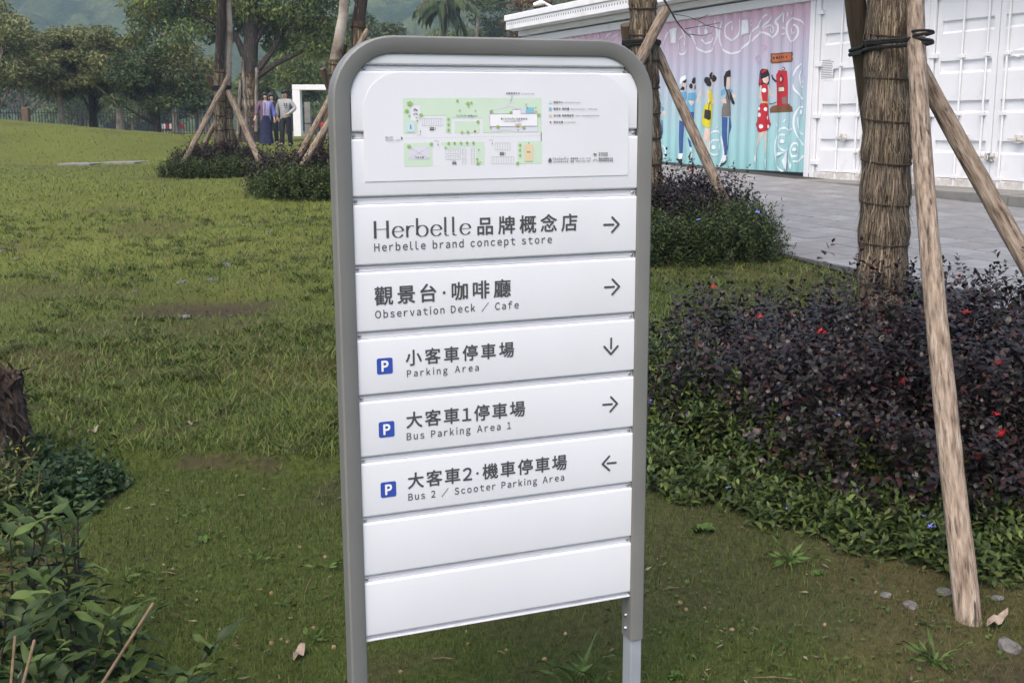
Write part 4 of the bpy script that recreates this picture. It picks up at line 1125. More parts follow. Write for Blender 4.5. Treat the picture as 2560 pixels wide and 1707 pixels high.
def strap(root, pts, r, z, th=.012, n=3):
    """rubber strap wound round a trunk and its stakes at one height"""
    P = np.array(pts)[:, :2]; c = P.mean(0)
    S = sorted({(round(p[0] + q * math.cos(a), 5), round(p[1] + q * math.sin(a), 5)) for p, q in zip(P, r) for a in np.linspace(0, 2 * math.pi, 21)})
    def half(T):
        h_ = []
        for p in T:
            while len(h_) > 1 and (h_[-1][0] - h_[-2][0]) * (p[1] - h_[-2][1]) - (h_[-1][1] - h_[-2][1]) * (p[0] - h_[-2][0]) <= 0: h_.pop()
            h_.append(p)
        return h_
    Q = half(S)[:-1] + half(S[::-1])[:-1]; Q.append(Q[0])
    o_ = np.array(root.location)
    for k in range(n):
        w = MB(); w.tube([(q[0] - o_[0], q[1] - o_[1], z + (k - n / 2) * th * 1.5 + .015 * math.sin(i * .16 + k) - o_[2]) for i, q in enumerate(Q)], th, 6, cap=False)
        w.build("strap", M['strap'], root, smooth=True)

def crown_mesh(pads, nl, ls, c1, c2, c3, flat=.5, droop=.1, seed=0, o_=(0, 0, 0), up=.5, asp=.45):
    """leaves scattered through a set of pads (x,y,z,r): colour varies leaf by leaf"""
    rs = np.random.default_rng(seed); Ps = []; cc = []
    pads = np.array(pads); w = pads[:, 3] ** 2; w = w / w.sum()
    idx = rs.choice(len(pads), nl, p=w)
    v = rs.normal(size=(nl, 3)); v = unit(v) * (rs.random(nl) ** .42)[:, None]
    v[:, 2] *= flat
    P = pads[idx, :3] + v * pads[idx, 3:4]
    D = unit(v * [1, 1, .4] + rs.normal(size=(nl, 3)) * .7 - [0, 0, droop])
    Nn = unit(rs.normal(size=(nl, 3)) * .6 + [0, 0, up] + v * .4)
    L = ls * rs.uniform(.6, 1.3, nl)
    V = leaf_arrays(P, D, Nn, L, L * asp, .2, .1) - np.array(o_)
    padtone = rs.random(len(pads))[idx]
    t = np.clip(padtone * .6 + rs.random(nl) * .5, 0, 1)[:, None]
    col = np.array(c1) * (1 - t) + np.array(c2) * t
    br = (rs.random(nl) < .07 + .12 * (padtone > .7))[:, None]
    col = np.where(br, np.array(c3) * rs.uniform(.7, 1.2, (nl, 1)), col) * rs.uniform(.75, 1.25, (nl, 1))
    return leaf_mesh("crown", V, col, True)

def tree(name, label, base, trunk, limbs, pads, nl, ls, cols, bark=None, group=None, r=.15, flat=.5, seed=0, matl='leaf_far', droop=.1, asp=.45, extra=None, thin=True):
    """trunk: world points; limbs: list of world point lists; pads: leaf clumps"""
    gz = float(H(base[0], base[1])); loc = (base[0], base[1], gz)
    t = thing(name, label, "tree", loc, group)
    o_ = np.array(loc); rs = random.Random(seed)
    P = [np.array(p, float) - o_ for p in trunk]
    n = len(P); rr = [r * (1.25 if i == 0 else 1.0 - .45 * i / (n - 1)) for i in range(n)]
    P[0] = P[0] - np.array([0, 0, .12])
    MB().tube(P, rr, 12, jit=.05).build("trunk", bark or M['bark'], t, smooth=True)
    for Lb in limbs:
        Q = [np.array(p, float) - o_ for p in Lb]; k = len(Q)
        rl = r * rs.uniform(.35, .5)
        MB().tube(Q, [rl * (1 - .7 * i / (k - 1)) for i in range(k)], 7, jit=.05).build("limb", bark or M['bark'], t, smooth=True)
    if nl: put("crown", crown_mesh(pads, nl, ls, *cols, flat=flat, seed=seed, o_=o_, droop=droop, asp=asp), t, M[matl])
    return t

GREEN = ((.064, .100, .036), (.140, .180, .060), (.17, .14, .06))  # tree palettes, lightened to put some haze into the leaf colours
OLIVE = ((.098, .118, .052), (.185, .205, .080), (.20, .165, .08))
DARK = ((.036, .060, .026), (.080, .108, .042), (.10, .09, .04))
BRIGHT = ((.08, .12, .03), (.17, .21, .055), (.20, .17, .05))

def auto_tree(name, label, px, depth, h, crown_h0, rx, ry_, seed, cols, bark, r, nl, ls, group, npad=26, flat=.42, lean=(0, 0), stems=1, layered=True):
    rs = np.random.default_rng(seed)
    q = at_depth(px, 330, depth); x, y = q[0], q[1]; g = float(H(x, y))
    zc = g + (crown_h0 + h) / 2; hz = (h - crown_h0) / 2
    pads = []
    for i in range(npad):
        a = rs.uniform(0, 2 * math.pi); rr = math.sqrt(rs.random()) * .92; zz = rs.uniform(-1, 1)
        k = math.sqrt(max(.05, 1 - (max(zz, -.35)) ** 2 * .8))
        pads.append((x + lean[0] * h * .6 + rx * k * rr * math.cos(a), y + ry_ * k * rr * math.sin(a), zc + hz * zz * (1 - .25 * rr), rs.uniform(.28, .48) * rx * (.75 + .3 * (1 - abs(zz)))))
    top = np.array([x + lean[0] * h * .5, y + lean[1] * h * .5, g + crown_h0 + .3 * (h - crown_h0)])
    trunk = [(x, y, g), (x + lean[0] * h * .2, y, g + crown_h0 * .6), top, (top[0] + .2, top[1], g + h * .75)]
    limbs = []
    for i in range(min(10, npad)):
        p = np.array(pads[i][:3]); s = np.array(trunk[1]) * (1 - .5 * (i % 2)) + top * (.5 * (i % 2))
        m_ = (s + p) / 2 + np.array([0, 0, .18 * np.linalg.norm(p - s)]) * rs.uniform(-.3, .8)
        limbs.append([s, (s * .6 + m_ * .4), m_, p])
    return tree(name, label, (x, y), trunk, limbs, pads, nl, ls, cols, bark, group, r, flat, seed)

GB = "trees along the fence"
auto_tree("park_tree", "olive brown spreading tree at the left edge of the photo", 0, 40, 4.7, 1.4, 2.3, 2.4, 101, OLIVE, M['bark'], .16, 13000, .15, GB, lean=(-.12, 0))
auto_tree("park_tree", "broad olive tree with two leaning trunks left of the vase shaped tree", 235, 43, 4.05, 1.5, 2.2, 2.2, 102, OLIVE, M['bark_dark'], .15, 14000, .15, GB, npad=34)
auto_tree("park_tree", "tree with the pale thin slanting trunk left of the dark trunks", 158, 42, 3.7, 1.8, 1.2, 1.6, 103, OLIVE, M['bark_pale'], .10, 6000, .15, GB, lean=(-.05, 0))
auto_tree("park_tree", "tree with the pale straight straw coloured trunk before the fence", 301, 42, 4.0, 1.8, 1.4, 1.6, 104, OLIVE, M['bark_pale'], .13, 7000, .15, GB)
auto_tree("park_tree", "dark vase shaped tree with low dense crown before the fence", 393, 40, 3.1, .95, 1.75, 1.6, 105, DARK, M['bark_dark'], .14, 11000, .13, GB, npad=30)
auto_tree("park_tree", "brownish feathery tree rising behind the vase shaped tree", 440, 52, 3.9, 1.9, 2.3, 2.0, 106, OLIVE, M['bark'], .15, 9000, .17, GB)
# the big tree behind the couple, straw on its trunk and long side limbs
def A3(px, py, d_): return tuple(at_depth(px, py, d_))
BT = 41.0
b0 = at_depth(624, 345, BT); g0 = float(H(b0[0], b0[1]))
pads = [(*A3(px, py, BT + dz), rr * 1.25) for px, py, dz, rr in (
    (380, 60, 0, .75), (430, 20, .5, .9), (360, 10, -.5, .7), (470, 75, -1, .65), (430, 110, -.6, .5), (500, 30, 1, .9), (560, 20, 0, .8), (600, 40, 1.5, .9), (650, 20, 0, .9), (690, 60, 1, .8), (730, 20, -.5, .9), (760, 70, .5, .8), (790, 30, 1, .8), (820, 70, 0, .6),
    (700, 110, 1.5, .55), (740, 140, 13, .7), (780, 165, 13, .8), (730, 185, 13, .6), (775, 205, 13, .5), (700, 215, 13, .4), (800, 120, 0, .6), (640, 70, 1, .6), (470, -60, 0, 1.2), (600, -90, 0, 1.4), (720, -70, 0, 1.3), (380, -60, 0, 1.), (820, -40, 0, 1.1), (350, 95, 0, .45), (400, 140, 0, .3), (545, 90, 1.2, .5), (830, 110, 0, .5))]
limbs = [[A3(640, 195, BT), A3(690, 160, BT), A3(765, 125, BT), A3(830, 95, BT)], [A3(645, 175, BT), A3(680, 130, BT), A3(715, 70, BT + .3), A3(740, 10, BT + .5)], [A3(630, 120, BT), A3(660, 70, BT), A3(690, 20, BT)], [A3(610, 140, BT), A3(590, 90, BT), A3(540, 30, BT), A3(480, -10, BT)],
         [A3(620, 90, BT), A3(615, 30, BT), A3(610, -80, BT)], [A3(555, 60, BT), A3(520, 48, BT), A3(483, 30, BT), A3(470, -10, BT)]]
bt = tree("banyan_tree", "big tree with straw bound trunk and long side limbs behind the couple", (b0[0], b0[1]), [(b0[0], b0[1], g0), A3(622, 250, BT), A3(624, 150, BT), A3(630, 60, BT), A3(625, -60, BT)], limbs, pads, 30000, .16, (GREEN[0], BRIGHT[1], (.14, .11, .03)), M['bark_dark'], None, .34, .55, 201, 'leaf_far', .5, .36)
straw_wrap(bt, (b0[0], b0[1], g0), A3(623, 185, BT), .37, .34, 1200, 7, .4, .025, 31)
for a, b_ in (((606, 150), (618, 335)), ((641, 170), (640, 330)), ((600, 200), (595, 335))):
    MB().tube([np.array(A3(*a, BT - .3)) - np.array(bt.location), np.array(A3(*b_, BT - .35)) - np.array(bt.location)], [.05, .06], 7).build("aerial_root", M['bark'], bt, smooth=True)

# middle distance: trees behind the fence line and the portal
GM = "trees beyond the park"
for i, (px, dp, h, c0, rx, cols, lab) in enumerate((
    (720, 62, 5.2, 1.2, 2.6, GREEN, "round green tree behind the white portal frame"), (810, 70, 6.5, 1.0, 3.2, GREEN, "leafy tree seen through the white portal frame"),
    (905, 75, 7.5, 1.5, 3.2, DARK, "dark tree above the left shoulder of the signboard"), (985, 95, 6.6, 1.5, 4., BRIGHT, "pale green low tree above the signboard's left part"),
    (1190, 85, 8.4, 2.0, 3.2, GREEN, "green tree right of the drooping palm"), (1270, 90, 9.2, 2.2, 3.4, DARK, "dark tree behind the left end of the white roof"),
    (1345, 80, 8.6, 2.5, 2.9, ((.07, .05, .02), (.16, .09, .03), (.22, .10, .03)), "rusty orange tree beside the curved street lamp"),
    (1470, 85, 9.4, 2.5, 3.4, GREEN, "green tree beyond the white roof right of the lamp"), (60, 75, 5.4, 1., 4., DARK, "dark tree mass behind the left fence"), (330, 80, 4.2, .6, 4., GREEN, "low green trees behind the middle of the fence"), (520, 78, 4.6, .5, 3.6, DARK, "dark low tree behind the fence near the staked trunk"),
    (200, 85, 4.0, .5, 4., GREEN, "low tree behind the pale slanting trunk"))):
    auto_tree("distant_tree", lab, px, dp, h, c0, rx, rx, 300 + i, cols, M['bark'], .2, 6000, .27, GM, npad=22, flat=.6)
# drooping palm above the sign
pq = at_depth(1108, 330, 70.); pg = float(H(pq[0], pq[1]))
palm = thing("palm_tree", "palm with drooping grey green fronds above the signboard", "palm", (pq[0], pq[1], pg))
ph_ = at_depth(1118, 10, 70.)[2] - pg
MB().tube([(0, 0, -.2), (.05, 0, ph_ * .5), (.1, 0, ph_)], [.22, .18, .16], 9).build("trunk", M['bark'], palm, smooth=True)
P = []; Dv = []; 
rs = np.random.default_rng(9); fr_ = MB(); Lv = []
for i in range(26):
    a = rs.uniform(0, 2 * math.pi); e = rs.uniform(-.2, 1.0); Lf = rs.uniform(1.6, 2.4)
    q = np.array([.1, 0, ph_]); dirv = np.array([math.cos(a) * math.cos(e), math.sin(a) * math.cos(e), math.sin(e)])
    pts = [q]
    for k in range(9):
        dirv = unit(dirv - np.array([0, 0, .22])); q = q + dirv * Lf / 9; pts.append(q)
    fr_.tube(pts, [.03] * 5 + [.02] * 5, 4)
    for k in range(1, 10):
        for s in (-1, 1):
            for j in range(3):
                b_ = pts[k - 1] + (pts[k] - pts[k - 1]) * j / 3; sd = unit(np.cross(pts[k] - pts[k - 1], [0, 0, 1])) * s
                Lv.append((b_, sd * .8 + unit(pts[k] - pts[k - 1]) * .5 - np.array([0, 0, .55])))
fr_.build("frond_ribs", M['bark'], palm)
Pb = np.array([l[0] for l in Lv]); Db = np.array([l[1] for l in Lv]); n = len(Pb)
put("fronds", leaf_mesh("fronds", leaf_arrays(Pb, Db, np.tile([0, 0, 1.], (n, 1)), .75, .07, .3, .1), np.array([.06, .085, .035]) * rs.uniform(.6, 1.4, (n, 1))), palm, M['leaf_far'])

# ------------------------------------------------------------------ the four staked trees
def staked(label, base, stems, stakes, tie, seed, nf, crown_z, crown_r, nleaf, bands=9, fl=.16, fw=.006, npad=16):
    """stems: list of (P0, P_straw_top, P_top, r, bark); stakes: list of (a, b, r0, r1, material)"""
    gz = float(H(*base)); t = thing("staked_tree", label, "tree", (base[0], base[1], gz), "straw bound trees propped by stakes")
    o_ = np.array(t.location)
    for i, (P0, PS, PT, r, bk) in enumerate(stems):
        P0, PS, PT = map(np.array, (P0, PS, PT))
        pr = [P0 - o_, PS - o_, (PS * .6 + PT * .4) - o_ + np.array([.05, 0, 0]), PT - o_]
        MB().tube(pr, [r * .9, r * .86, r * .8, r * .55], 12, jit=.03).build("trunk", bk, t, smooth=True)
        straw_wrap(t, P0, PS, r * 1.08, r * 1.0, nf, bands, fl, fw, seed + i)
    for k, (a, b_, r0, r1, m_) in enumerate(stakes):
        stake(t, a, b_, r0, r1, m_, seed=seed * 10 + k)
    for pts, rr, z, th, n in tie: strap(t, pts, rr, z, th, n)
    if nleaf:
        rs = np.random.default_rng(seed); PT = np.array(stems[0][2])
        pads = [(PT[0] + crown_r * math.sqrt(rs.random()) * math.cos(a), PT[1] + crown_r * math.sqrt(rs.random()) * math.sin(a), crown_z + rs.uniform(-.3, 1.6), rs.uniform(.45, .8)) for a in rs.uniform(0, 2 * math.pi, npad)]
        for p in pads[:9]:
            s = PT * .8 + np.array(stems[0][1]) * .2; e = np.array(p[:3])
            MB().tube([s - o_, (s + e) / 2 - o_ + np.array([0, 0, .1]), e - o_], [stems[0][3] * .4, stems[0][3] * .25, .012], 6).build("limb", stems[0][4], t, smooth=True)
        put("crown", crown_mesh(pads, nleaf, .13, *GREEN, seed=seed, o_=o_, flat=.6, asp=.38, droop=.4), t, M['leaf_far'])
    return t
def up_to(p, z): p = np.array(p, float); p[2] = z; return p
def on_z(a, b, z): a, b = np.array(a), np.array(b); return a + (b - a) * ((z - a[2]) / (b[2] - a[2]))
# T1, the near one on the right
q = at_depth(2200, 751, 5.4); T1 = (q[0], q[1]); gT = float(H(*T1))
topT = at_depth(2229, 0, 5.42)
top2 = topT + (topT - q) * .35
f1 = ground(2438, 1592); tie1 = at_depth(2306, 100, 5.16)
s1a = np.array([f1[0], f1[1], float(H(*f1)) - .10]); s1b = tie1 + (tie1 - s1a) * .30
tie2 = at_depth(2276, 130, 5.58); lo2 = at_depth(2556, 640, 5.10); s2a = lo2 + (lo2 - tie2) * ((float(H(lo2[0], lo2[1])) - .1 - lo2[2]) / (lo2[2] - tie2[2])); s2b = tie2
tie3 = at_depth(2148, 100, 5.62); lo3 = at_depth(2203, 560, 6.25); s3a = lo3 + (lo3 - tie3) * ((float(H(lo3[0], lo3[1])) - .1 - lo3[2]) / (lo3[2] - tie3[2])); s3b = tie3 + (tie3 - lo3) * .55
zt = tie1[2] + .01
tr1 = staked("nearest straw bound trunk with three thick stakes at the right", T1, [(np.array([T1[0] + .02, T1[1], gT - .05]), top2, np.array([T1[0] - .1, 5.4, 5.2]), .112, M['bark'])],
       [(s1a, s1b, .040, .038, M['wood']), (s2a, s2b, .046, .040, M['wood']), (s3a, s3b, .05, .047, M['wood_dark'])],
       [([topT * .97 + np.array(q) * .03, on_z(s1a, s1b, zt), on_z(s3a, s3b, zt - .03)], [.116, .044, .05], zt - .02, .008, 3), ([on_z(s1a, s1b, zt)], [.045], zt + .012, .006, 2)], 3, 14000, 5.6, 2.6, 9000, bands=13, fl=.17, fw=.0042)
# T2 behind the sign on its right
D2 = 10.7
q = at_depth(1632, 430, D2); g2 = float(H(q[0], q[1]))
tp2 = at_depth(1609, 0, D2); up2 = tp2 + (tp2 - q) * .3
a1 = at_depth(1666, 22, D2 - .16); a2 = at_depth(1592, 175, D2 - .25); sA = a2 + (a2 - a1) * ((g2 - .15 - a2[2]) / (a2[2] - a1[2]))
b1 = at_depth(1638, 120, D2 + .05); b2 = at_depth(1793, 470, D2 - .35); sB = b2 + (b2 - b1) * ((g2 - .15 - b2[2]) / (b2[2] - b1[2]))
c1 = at_depth(1566, 62, D2 + .1); c2 = at_depth(1590, 330, D2 + .5); sC = c2 + (c2 - c1) * ((g2 - .15 - c2[2]) / (c2[2] - c1[2]))
tz = at_depth(1610, 108, D2)
staked("straw bound trunk with crossed stakes just right of the signboard", (q[0], q[1]), [(np.array([q[0], q[1], g2 - .05]), up2, np.array([q[0] - .1, D2, 6.2]), .125, M['bark'])],
       [(sA, a1, .052, .050, M['wood']), (sB, b1 + (b1 - b2) * .15, .05, .045, M['wood']), (sC, c1, .055, .055, M['wood_dark'])],
       [([tz, at_depth(1636, 108, D2 - .16), at_depth(1572, 108, D2 + .1)], [.135, .05, .055], tz[2], .012, 3)], 4, 3500, 6.4, 2.3, 6000, bands=12, fl=.2, fw=.012)
# bare twig hanging beside it
tw = thing("hanging_twig", "thin bare hanging twig in front of the mural's pink top", "twig", (0, 0, 0))
tp = [at_depth(x, y, 10.2) for x, y in ((1655, -60), (1660, 0), (1672, 20), (1692, 55), (1712, 80), (1728, 95))]
tw.location = tp[0]
MB().tube([p - tp[0] for p in tp], [.012, .010, .009, .007, .005, .003], 5).build("stem", M['bark_dark'], tw)
for pts in (((1684, 36), (1720, 42), (1745, 52), (1765, 64), (1800, 58)), ((1745, 50), (1757, 44), (1772, 37)), ((1713, 73), (1740, 68), (1765, 64)), ((1722, 86), (1755, 90), (1780, 83)), ((1765, 64), (1790, 70), (1803, 74))):
    MB().tube([at_depth(x, y, 10.2) - tp[0] for x, y in pts], [.005] + [.003] * (len(pts) - 1), 4).build("twig_branch", M['bark_dark'], tw)
# T3, further left
D3 = 20.6
q = at_depth(549, 370, D3); g3 = float(H(q[0], q[1]))
P0 = np.array([q[0], q[1], g3 - .05]); PS = at_depth(548, 172, D3); PT = at_depth(545, -160, D3)
Q0 = np.array([q[0] + .15, q[1] + .1, g3 - .05]); QS = at_depth(568, 235, D3 + .1); QT = at_depth(563, -150, D3 + .1)
def to_ground(hi, lo): hi, lo = np.array(hi), np.array(lo); return lo + (lo - hi) * ((float(H(lo[0], lo[1])) - .12 - lo[2]) / (lo[2] - hi[2]))
SK = []
for hi, lo, r_, m_ in ((A3(573, 190, D3 - .2), A3(487, 352, D3 - .6), .05, M['wood']), (A3(562, 215, D3 - .15), A3(640, 383, D3 - .7), .055, M['wood']), (A3(518, 190, D3 + .2), A3(588, 345, D3 + .5), .05, M['wood_dark']), (A3(577, 205, D3 + .2), A3(520, 345, D3 + .6), .045, M['wood'])):
    SK.append((to_ground(hi, lo), np.array(hi), r_, r_ * .9, m_))
tz = at_depth(550, 219, D3)
staked("two stemmed staked tree, farther of the two left of the signboard", (q[0], q[1]), [(P0, PS, PT, .098, M['bark_dark']), (Q0, QS, QT, .075, M['bark_pale'])], SK, [([tz, at_depth(568, 219, D3 - .2)], [.13, .06], tz[2], .02, 2)], 6, 1800, 4.4, 2.0, 6000, bands=8, fl=.22, fw=.016)
# T4, close behind the sign's left shoulder
D4 = 15.6
q = at_depth(832, 400, D4); g4 = float(H(q[0], q[1]))
P0 = np.array([q[0], q[1], g4 - .05]); PS = at_depth(838, 150, D4); PT = at_depth(866, -130, D4)
Q0 = np.array([q[0] + .32, q[1] + .1, g4 - .05]); QS = at_depth(896, 55, D4 + .2); QT = at_depth(902, -150, D4 + .2)
SK = []
for hi, lo, r_, m_ in ((A3(920, 75, D4 - .15), A3(766, 355, D4 - .3), .042, M['wood']), (A3(880, 205, D4 - .35), A3(782, 372, D4 - .45), .045, M['wood']), (A3(862, 110, D4 + .2), A3(815, 300, D4 + .4), .045, M['wood_dark']), (A3(806, 172, D4 + .1), A3(850, 300, D4 + .4), .045, M['wood_dark'])):
    SK.append((to_ground(hi, lo), np.array(hi), r_, r_ * .9, m_))
tz = at_depth(845, 192, D4)
staked("pale lichen blotched staked tree half hidden by the signboard's left shoulder", (q[0], q[1]), [(P0, PS, PT, .085, M['bark_pale']), (Q0, QS, QT, .10, M['bark_dark'])], SK, [([tz, at_depth(862, 192, D4 - .2)], [.11, .06], tz[2], .018, 2)], 8, 1800, 4.6, 2.0, 6000, bands=8, fl=.2, fw=.014)
# ------------------------------------------------------------------ shrubs
PURPLE = np.array([(.015, .012, .013), (.023, .018, .018), (.033, .026, .025), (.044, .018, .017), (.030, .029, .021)])
HERB = np.array([(.036, .058, .013), (.054, .082, .018), (.084, .112, .026), (.024, .040, .010)])

def sprigs(domes, n, k, Ls, L, Wd, pal, seed, shoot=.06, stand=.7, o_=(0, 0, 0), tall=.16):
    """leafy shoots whose tips lie on and inside a set of domes (x, y, r, h)"""
    rs = np.random.default_rng(seed); D_ = np.array(domes, float)
    idx = rs.choice(len(D_), n, p=(D_[:, 2] * (D_[:, 2] + D_[:, 3])) / (D_[:, 2] * (D_[:, 2] + D_[:, 3])).sum())
    a = rs.uniform(0, 2 * math.pi, n); ph = np.arcsin(rs.random(n) ** .8)
    r = np.cos(ph) ** .75; z = np.sin(ph) ** .75
    sh = 1 - np.abs(rs.normal(size=n)) * .13
    bump = (.86 + .28 * rs.random(n)) * (.86 + .30 * fbm(D_[idx, 0] + D_[idx, 2] * r * np.cos(a), D_[idx, 1] + D_[idx, 2] * r * np.sin(a) + z * .3, .30, seed, 2))
    x = D_[idx, 0] + D_[idx, 2] * r * np.cos(a) * sh * bump; y = D_[idx, 1] + D_[idx, 2] * r * np.sin(a) * sh * bump
    top = D_[idx, 3] * z * sh * bump
    g = H(x, y, False)
    lift = np.where(rs.random(n) < shoot, rs.uniform(.3, 1., n) * tall, 0) * (z > .5)
    tip = np.stack([x, y, g + np.maximum(top, .02) + lift], 1)
    nrm = np.stack([np.cos(ph) * np.cos(a), np.cos(ph) * np.sin(a), np.sin(ph)], 1)
    d = unit(nrm * .55 + np.array([0, 0, stand]) + rs.normal(size=(n, 3)) * .30)
    ref = unit(np.cross(d, rs.normal(size=(n, 3)))); ref2 = np.cross(d, ref)
    a0 = rs.uniform(0, 6.28, n)
    Vs = []; Cs = []
    for j in range(k):
        t = j / k
        ang = a0 + j * 2.4
        rad_ = ref * np.cos(ang)[:, None] + ref2 * np.sin(ang)[:, None]
        P = tip - d * (Ls * t) - nrm * 0
        out = .25 + .75 * min(1, t * 2.2 + .15)
        dl = unit(d * (1.15 - out) + rad_ * out + rs.normal(size=(n, 3)) * .18)
        Nn = unit(d * .9 + np.array([0, 0, .35]) - rad_ * .2)
        ln = L * (.55 + .45 * min(1, .3 + 2 * t)) * rs.uniform(.7, 1.2, n)
        Vs.append(leaf_arrays(P, dl, Nn, ln, ln * Wd, .14, .14))
        c = pal[rs.integers(0, len(pal), n)] * rs.uniform(.7, 1.3, (n, 1))
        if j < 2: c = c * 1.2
        Cs.append(c)
    return np.concatenate(Vs) - np.array(o_), np.concatenate(Cs), tip, d

def shrub(name, label, cat, domes, n, k, Ls, L, Wd, pal, seed, flowers=0, fmat=None, fl_size=.02, group=None, stems=60, mname='leaf', **kw):
    c = np.array(domes)[:, :2].mean(0); gz = float(H(c[0], c[1])); loc = (c[0], c[1], gz); o_ = np.array(loc)
    t = thing(name, label, cat, loc, group)
    V, C_, tip, d = sprigs(domes, n, k, Ls, L, Wd, pal, seed, o_=loc, **kw)
    put("foliage", leaf_mesh("foliage", V, C_, loc[1] > 12), t, M[mname])
    rs = np.random.default_rng(seed + 1)
    sb = MB()
    for i in rs.choice(n, min(stems, n), replace=False):
        b = np.array([c[0] + (tip[i, 0] - c[0]) * .7, c[1] + (tip[i, 1] - c[1]) * .7, 0]); 
        b = np.array([tip[i, 0] - d[i, 0] * .25, tip[i, 1] - d[i, 1] * .25, float(H(tip[i, 0], tip[i, 1], False)) - .02])
        m_ = tip[i] - d[i] * min(.14, (tip[i, 2] - b[2]) * .5)
        sb.tube([b - o_, (b * .4 + m_ * .6) - o_, m_ - o_, tip[i] - o_], [.0045, .0035, .0025, .0012], 4)
    if stems: tag(sb.build("stems", M['twig'] if pal is not PURPLE else M['bark_dark'], t), kind="stuff")
    front = np.where(rs.random(n) < 1.0)[0]
    for i in rs.choice(n, flowers, replace=False):
        p = tip[i] + d[i] * .008; m_ = 9 if fmat == 'petal_red' else 5
        aa = np.linspace(0, 2 * math.pi, m_ + 1)[:-1] + rs.random()
        e1 = unit(np.cross(d[i], [1, 0, .2])); e2 = np.cross(d[i], e1)
        dd = np.array([e1 * math.cos(q) + e2 * math.sin(q) for q in aa]) + d[i] * (.5 if fmat == 'petal_red' else .25) + rs.normal(size=(m_, 3)) * .15
        fV = leaf_arrays(np.tile(p, (m_, 1)), dd, np.tile(d[i], (m_, 1)), fl_size * rs.uniform(.8, 1.2, m_), fl_size * (.24 if fmat == 'petal_red' else .75), .1, .1) - o_
        put("flower", leaf_mesh("flower", fV, np.ones((m_, 3))), t, M[fmat])
    return t

GP = "purple leaved shrub clumps round the staked trees"; GG = "green flowering borders of the tree beds"
dm = [(1.02, 5.0, .46, .52), (1.42, 4.75, .54, .66), (1.95, 4.68, .56, .70), (2.45, 4.8, .54, .66), (1.1, 5.6, .48, .48), (1.6, 5.95, .5, .42), (2.2, 5.9, .5, .42), (2.8, 5.3, .5, .5), (1.80, 5.1, .5, .66), (2.3, 5.35, .5, .6), (1.20, 4.52, .38, .46), (1.52, 4.24, .40, .47), (1.98, 4.10, .40, .48), (2.4, 4.20, .40, .47)]
shrub("purple_shrub", "large dark purple shrub with red flowers round the nearest tree at right", "shrub", dm, 6400, 11, .16, .038, .60, PURPLE, 11, 85, 'petal_red', .024, GP, stems=260, shoot=.08, tall=.2, mname='leaf_purple')
dm = [(1.9 + 1.40 * math.cos(rad(a)) * (.95 + .1 * math.sin(a)), 5.3 + 1.50 * math.sin(rad(a)), 1 * (.24 + .06 * math.sin(a * 3)), .18 + .05 * math.sin(a * 1.7)) for a in range(170, 372, 11)]
dm += [(1.9 + 1.16 * math.cos(rad(a)), 5.3 + 1.14 * math.sin(rad(a)), .22, .40 - .0018 * (a - 178)) for a in range(178, 268, 15)]
shrub("green_border_shrub", "green leafy border with blue flowers before the nearest purple shrub", "shrub", dm, 4600, 10, .12, .044, .42, HERB * 1.1, 12, 40, 'petal_blue', .014, GG, stems=120, shoot=.08, tall=.10, stand=.8)
dm = [(1.05, 10.45, .5, .62), (1.4, 10.25, .5, .68), (1.82, 10.3, .42, .62), (1.6, 10.8, .55, .66), (.8, 10.6, .5, .6), (2.05, 10.55, .3, .45)]
shrub("purple_shrub", "dark purple shrub between the signboard and the mural, round the second trunk", "shrub", dm, 3000, 9, .18, .044, .6, PURPLE, 13, 5, 'petal_red', .03, GP, stems=90, shoot=.08, tall=.22)
dm = [(.6, 9.95, .4, .38), (1.0, 9.8, .4, .42), (1.4, 9.7, .42, .42), (1.8, 9.72, .42, .44), (2.02, 9.9, .34, .44), (2.12, 10.15, .26, .36)]
shrub("green_border_shrub", "bushy green border with blue flowers beside the paving, right of the signboard", "shrub", dm, 3200, 9, .15, .040, .34, HERB * .92, 14, 14, 'petal_blue', .026, GG, stems=40, shoot=.12, tall=.16)
dm = [(-5.58, 20.2, .42, .5), (-5.15, 20.1, .5, .52), (-4.65, 20.2, .45, .5), (-5.3, 20.7, .5, .55), (-4.8, 20.8, .5, .5)]
shrub("purple_shrub", "dark purple shrub round the farther two stemmed staked tree", "shrub", dm, 1700, 8, .2, .06, .55, PURPLE * 1.15, 15, 0, None, .03, GP, stems=0, shoot=.1)
dm = [(-5.58, 19.6, .38, .30), (-5.2, 19.45, .4, .32), (-4.8, 19.45, .4, .32), (-4.5, 19.6, .35, .32)]
shrub("green_border_shrub", "low green border before the farther staked tree left of the signboard", "shrub", dm, 1600, 8, .16, .06, .36, HERB * .85, 16, 0, None, .03, GG, stems=0)
dm = [(-3.15, 15.6, .42, .52), (-2.85, 15.35, .5, .62), (-2.4, 15.3, .55, .66), (-1.9, 15.4, .5, .6), (-3.0, 16.1, .5, .55), (-2.5, 16.0, .6, .6)]
shrub("purple_shrub", "dark purple shrub against the left post of the signboard, below the pale trunk", "shrub", dm, 2600, 8, .2, .052, .55, PURPLE * 1.1, 17, 0, None, .03, GP, stems=0, shoot=.1)
dm = [(-3.05, 14.95, .34, .34), (-2.9, 14.8, .45, .42), (-2.6, 14.7, .45, .44), (-2.15, 14.75, .45, .42), (-1.7, 14.9, .4, .4)]
shrub("green_border_shrub", "green border shrub with few blue flowers against the signboard's left post", "shrub", dm, 2200, 9, .17, .05, .34, HERB * .95, 18, 8, 'petal_blue', .03, GG, stems=0, shoot=.12)

